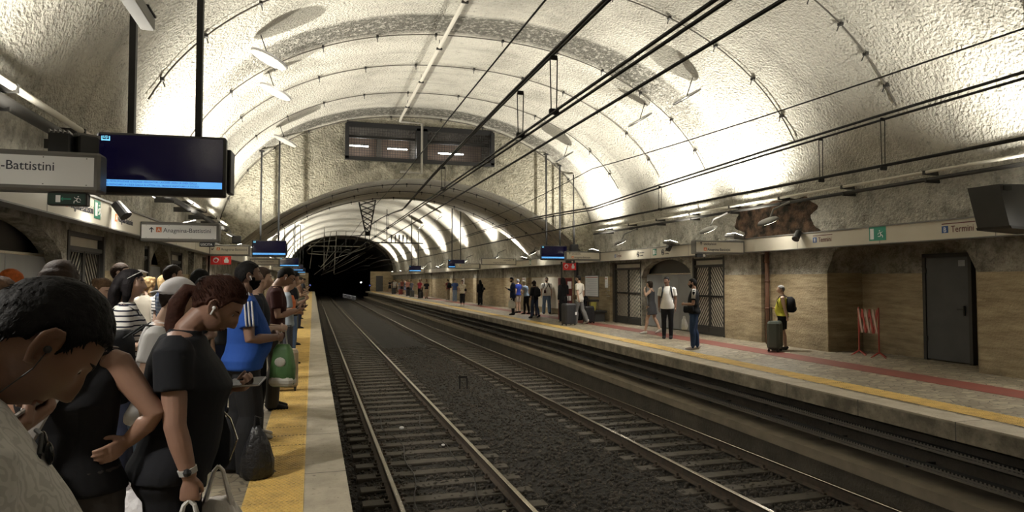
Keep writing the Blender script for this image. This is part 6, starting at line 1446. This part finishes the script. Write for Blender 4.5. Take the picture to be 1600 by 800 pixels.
MB().use(SH).tube([(-.03, -.02, .40), (-.02, -.03, .52), (.02, -.03, .50), (.03, 0, .38)], .009, 6).build('handle', t)
nv_ = P['navyman']; HN = Matrix.Translation(nv_['root'].location) @ Matrix.Rotation(nv_['root'].rotation_euler.z, 4, 'Z') @ nv_['hands'][1]
t = thing('tote_bag', 'green and white shopping bag held at the side of the man in blue', 'bag', (HN.x+.02, HN.y, HN.z-.10-.96), R(-20))
tree_bag(t, 'bag_body', [(0, 0, .46, .10, .05), (0, 0, .49, .13, .07), (0, 0, .66, .13, .07), (0, 0, .84, .10, .05), (0, 0, .9, .06, .03)], mat('tote_green', (.10, .22, .07), .5, var=(5, (.05, .12, .04), .2)), seed=5, lump=.012)
MB().use(mat('tote_white', (.5, .48, .42), .5)).box(-.125, .13, -.08, .08, .47, .56, bev=.03).ball((.0, -.065, .72), (.06, .02, .05), 12).build('print', t); MB().use(cloth((.5, .5, .46))).tube([(-.05, 0, .88), (-.02, .02, 1.04), (.02, .02, 1.04), (.05, 0, .88)], .008, 6).build('handle', t)
phone(P['maroon'], 1, 'dark phone held by the person in maroon', BLK); phone(P['film'], 0, 'dark phone held up in the left crowd', BLK); phone(P['suit'], 0, 'dark phone held by the person in the navy suit', BLK)
suitcase((-.40, 10.55, 0), 0, .62, 'beige suitcase on the left platform near the yellow strip', (.36, .29, .21), handle=.35)
t = thing('orange_vest', 'orange vest on the person in pale blue past the maroon tee', 'vest', (-.42, 11.7, 0), R(-80)); MB().use(mat('vest_orange', (.7, .17, .04), .7)).rings([(0, 0, 1.1, .19, .145), (0, 0, 1.3, .205, .15), (0, -.01, 1.4, .185, .12)], 20, caps=False).build('vest_body', t)
# right platform
backpack(P['polo'], 'dark backpack worn by the person in the white polo', (.03, .035, .045)); backpack(P['yellow'], 'black backpack on the grey-haired person in yellow', (.018, .018, .02), 1.12); backpack(P['jk'], 'black backpack on the curly-haired walker', BLK, 1.0); backpack(P['bpk'], 'big black backpack near the brown wall', BLK, 1.5); backpack(P['wt'], 'black backpack with straps over the white tee', BLK)
suitcase((10.32, 13.15, 0), 40, .70, 'grey-green ribbed suitcase beside the grey-haired person', (.075, .09, .075), handle=.32)
suitcase((9.02, 22.9, 0), 20, .80, 'large charcoal suitcase before the couple', (.035, .036, .04), handle=.25); suitcase((10.12, 23.6, 0), 20, .66, 'smaller black suitcase behind the grey trousers', (.02, .02, .022), handle=.3)
t = thing('luggage_tag', 'white tag tied to the large charcoal suitcase', 'tag', (9.02, 22.9, 0), R(20)); MB().use(WHITE).box(.16, .26, -.18, -.165, .38, .48, bev=.01).build('tag_card', t); MB().use(BLACK).tube([(.2, -.17, .48), (.15, -.16, .62), (.05, -.1, .8)], .005, 5).build('loop', t)
ad = P['adi']; T_ = ad['T']; mb = MB().use(cloth((.66, .66, .65)))
for i in (0, 1):
    j = ad['J'][i]; sd = j[7]; mb.tube([T_((sd*.075, -.01, 1.49)), T_((sd*.15, -.012, 1.468)), T_(j[0]+Vector((sd*.05, 0, .03))), T_(j[0].lerp(j[1], .5)+Vector((sd*.064, 0, .0)))], [(.045, .012)]*4, 10, up=(0, 1, 0))
mb.build('shoulder_band', ad['root'], smooth=True, label='white shoulder band')
crossbody(ad, 'black bag hanging in front of the person with the white shoulder band', BLK, -1, 1.0, .2, .12, .1); t, zb, H = plastic_bag((8.45, 14.0, .80), .48, .07, .05, 'small white bag held at the knee of the jeans wearer', (.62, .62, .62), seed=21)
crossbody(P['cm'], 'thin dark strap bag across the cream tee', (.10, .07, .04), -1, .98, .2, .05, .06); crossbody(P['wt'], 'dark brown crossbody bag on the white tee', (.05, .02, .018), 1, 1.08, .09, .19, .10, fr=.19); crossbody(P['lb'], 'black shoulder bag on the light blue top', BLK, 1, .95, .2, .0, .13); crossbody(P['blkw'], 'black bag on the dark-clad person midway along the platform', BLK, 1, 1.15, .22, -.1, .14); crossbody(P['blouse'], 'black bag under the arm of the cream blouse', BLK, -1, 1.1, .22, 0, .13)
plastic_bag((9.05, 30.35, .82), .32, .16, .08, 'cream carrier bag beside the navy suit', (.62, .60, .54), 'carrier_bag', seed=30)
for k, (x, y, c, h, lb) in enumerate(((9.3, 80.5, (.02, .02, .022), .75, 'black suitcase at the left of the far crowd'), (9.6, 76.5, (.22, .04, .035), .62, 'dark red suitcase in the far crowd'), (9.5, 69.5, (.03, .03, .034), .7, 'charcoal suitcase in the middle of the far crowd'), (9.2, 64.5, (.06, .065, .07), .68, 'grey suitcase in front of the far crowd'), (9.5, 60.8, (.03, .03, .035), .6, 'small dark suitcase beside the tan shorts'))):
    suitcase((x, y, 0), 10*k, h, lb, c, handle=.3)
bpy.data.scenes.remove(TS)
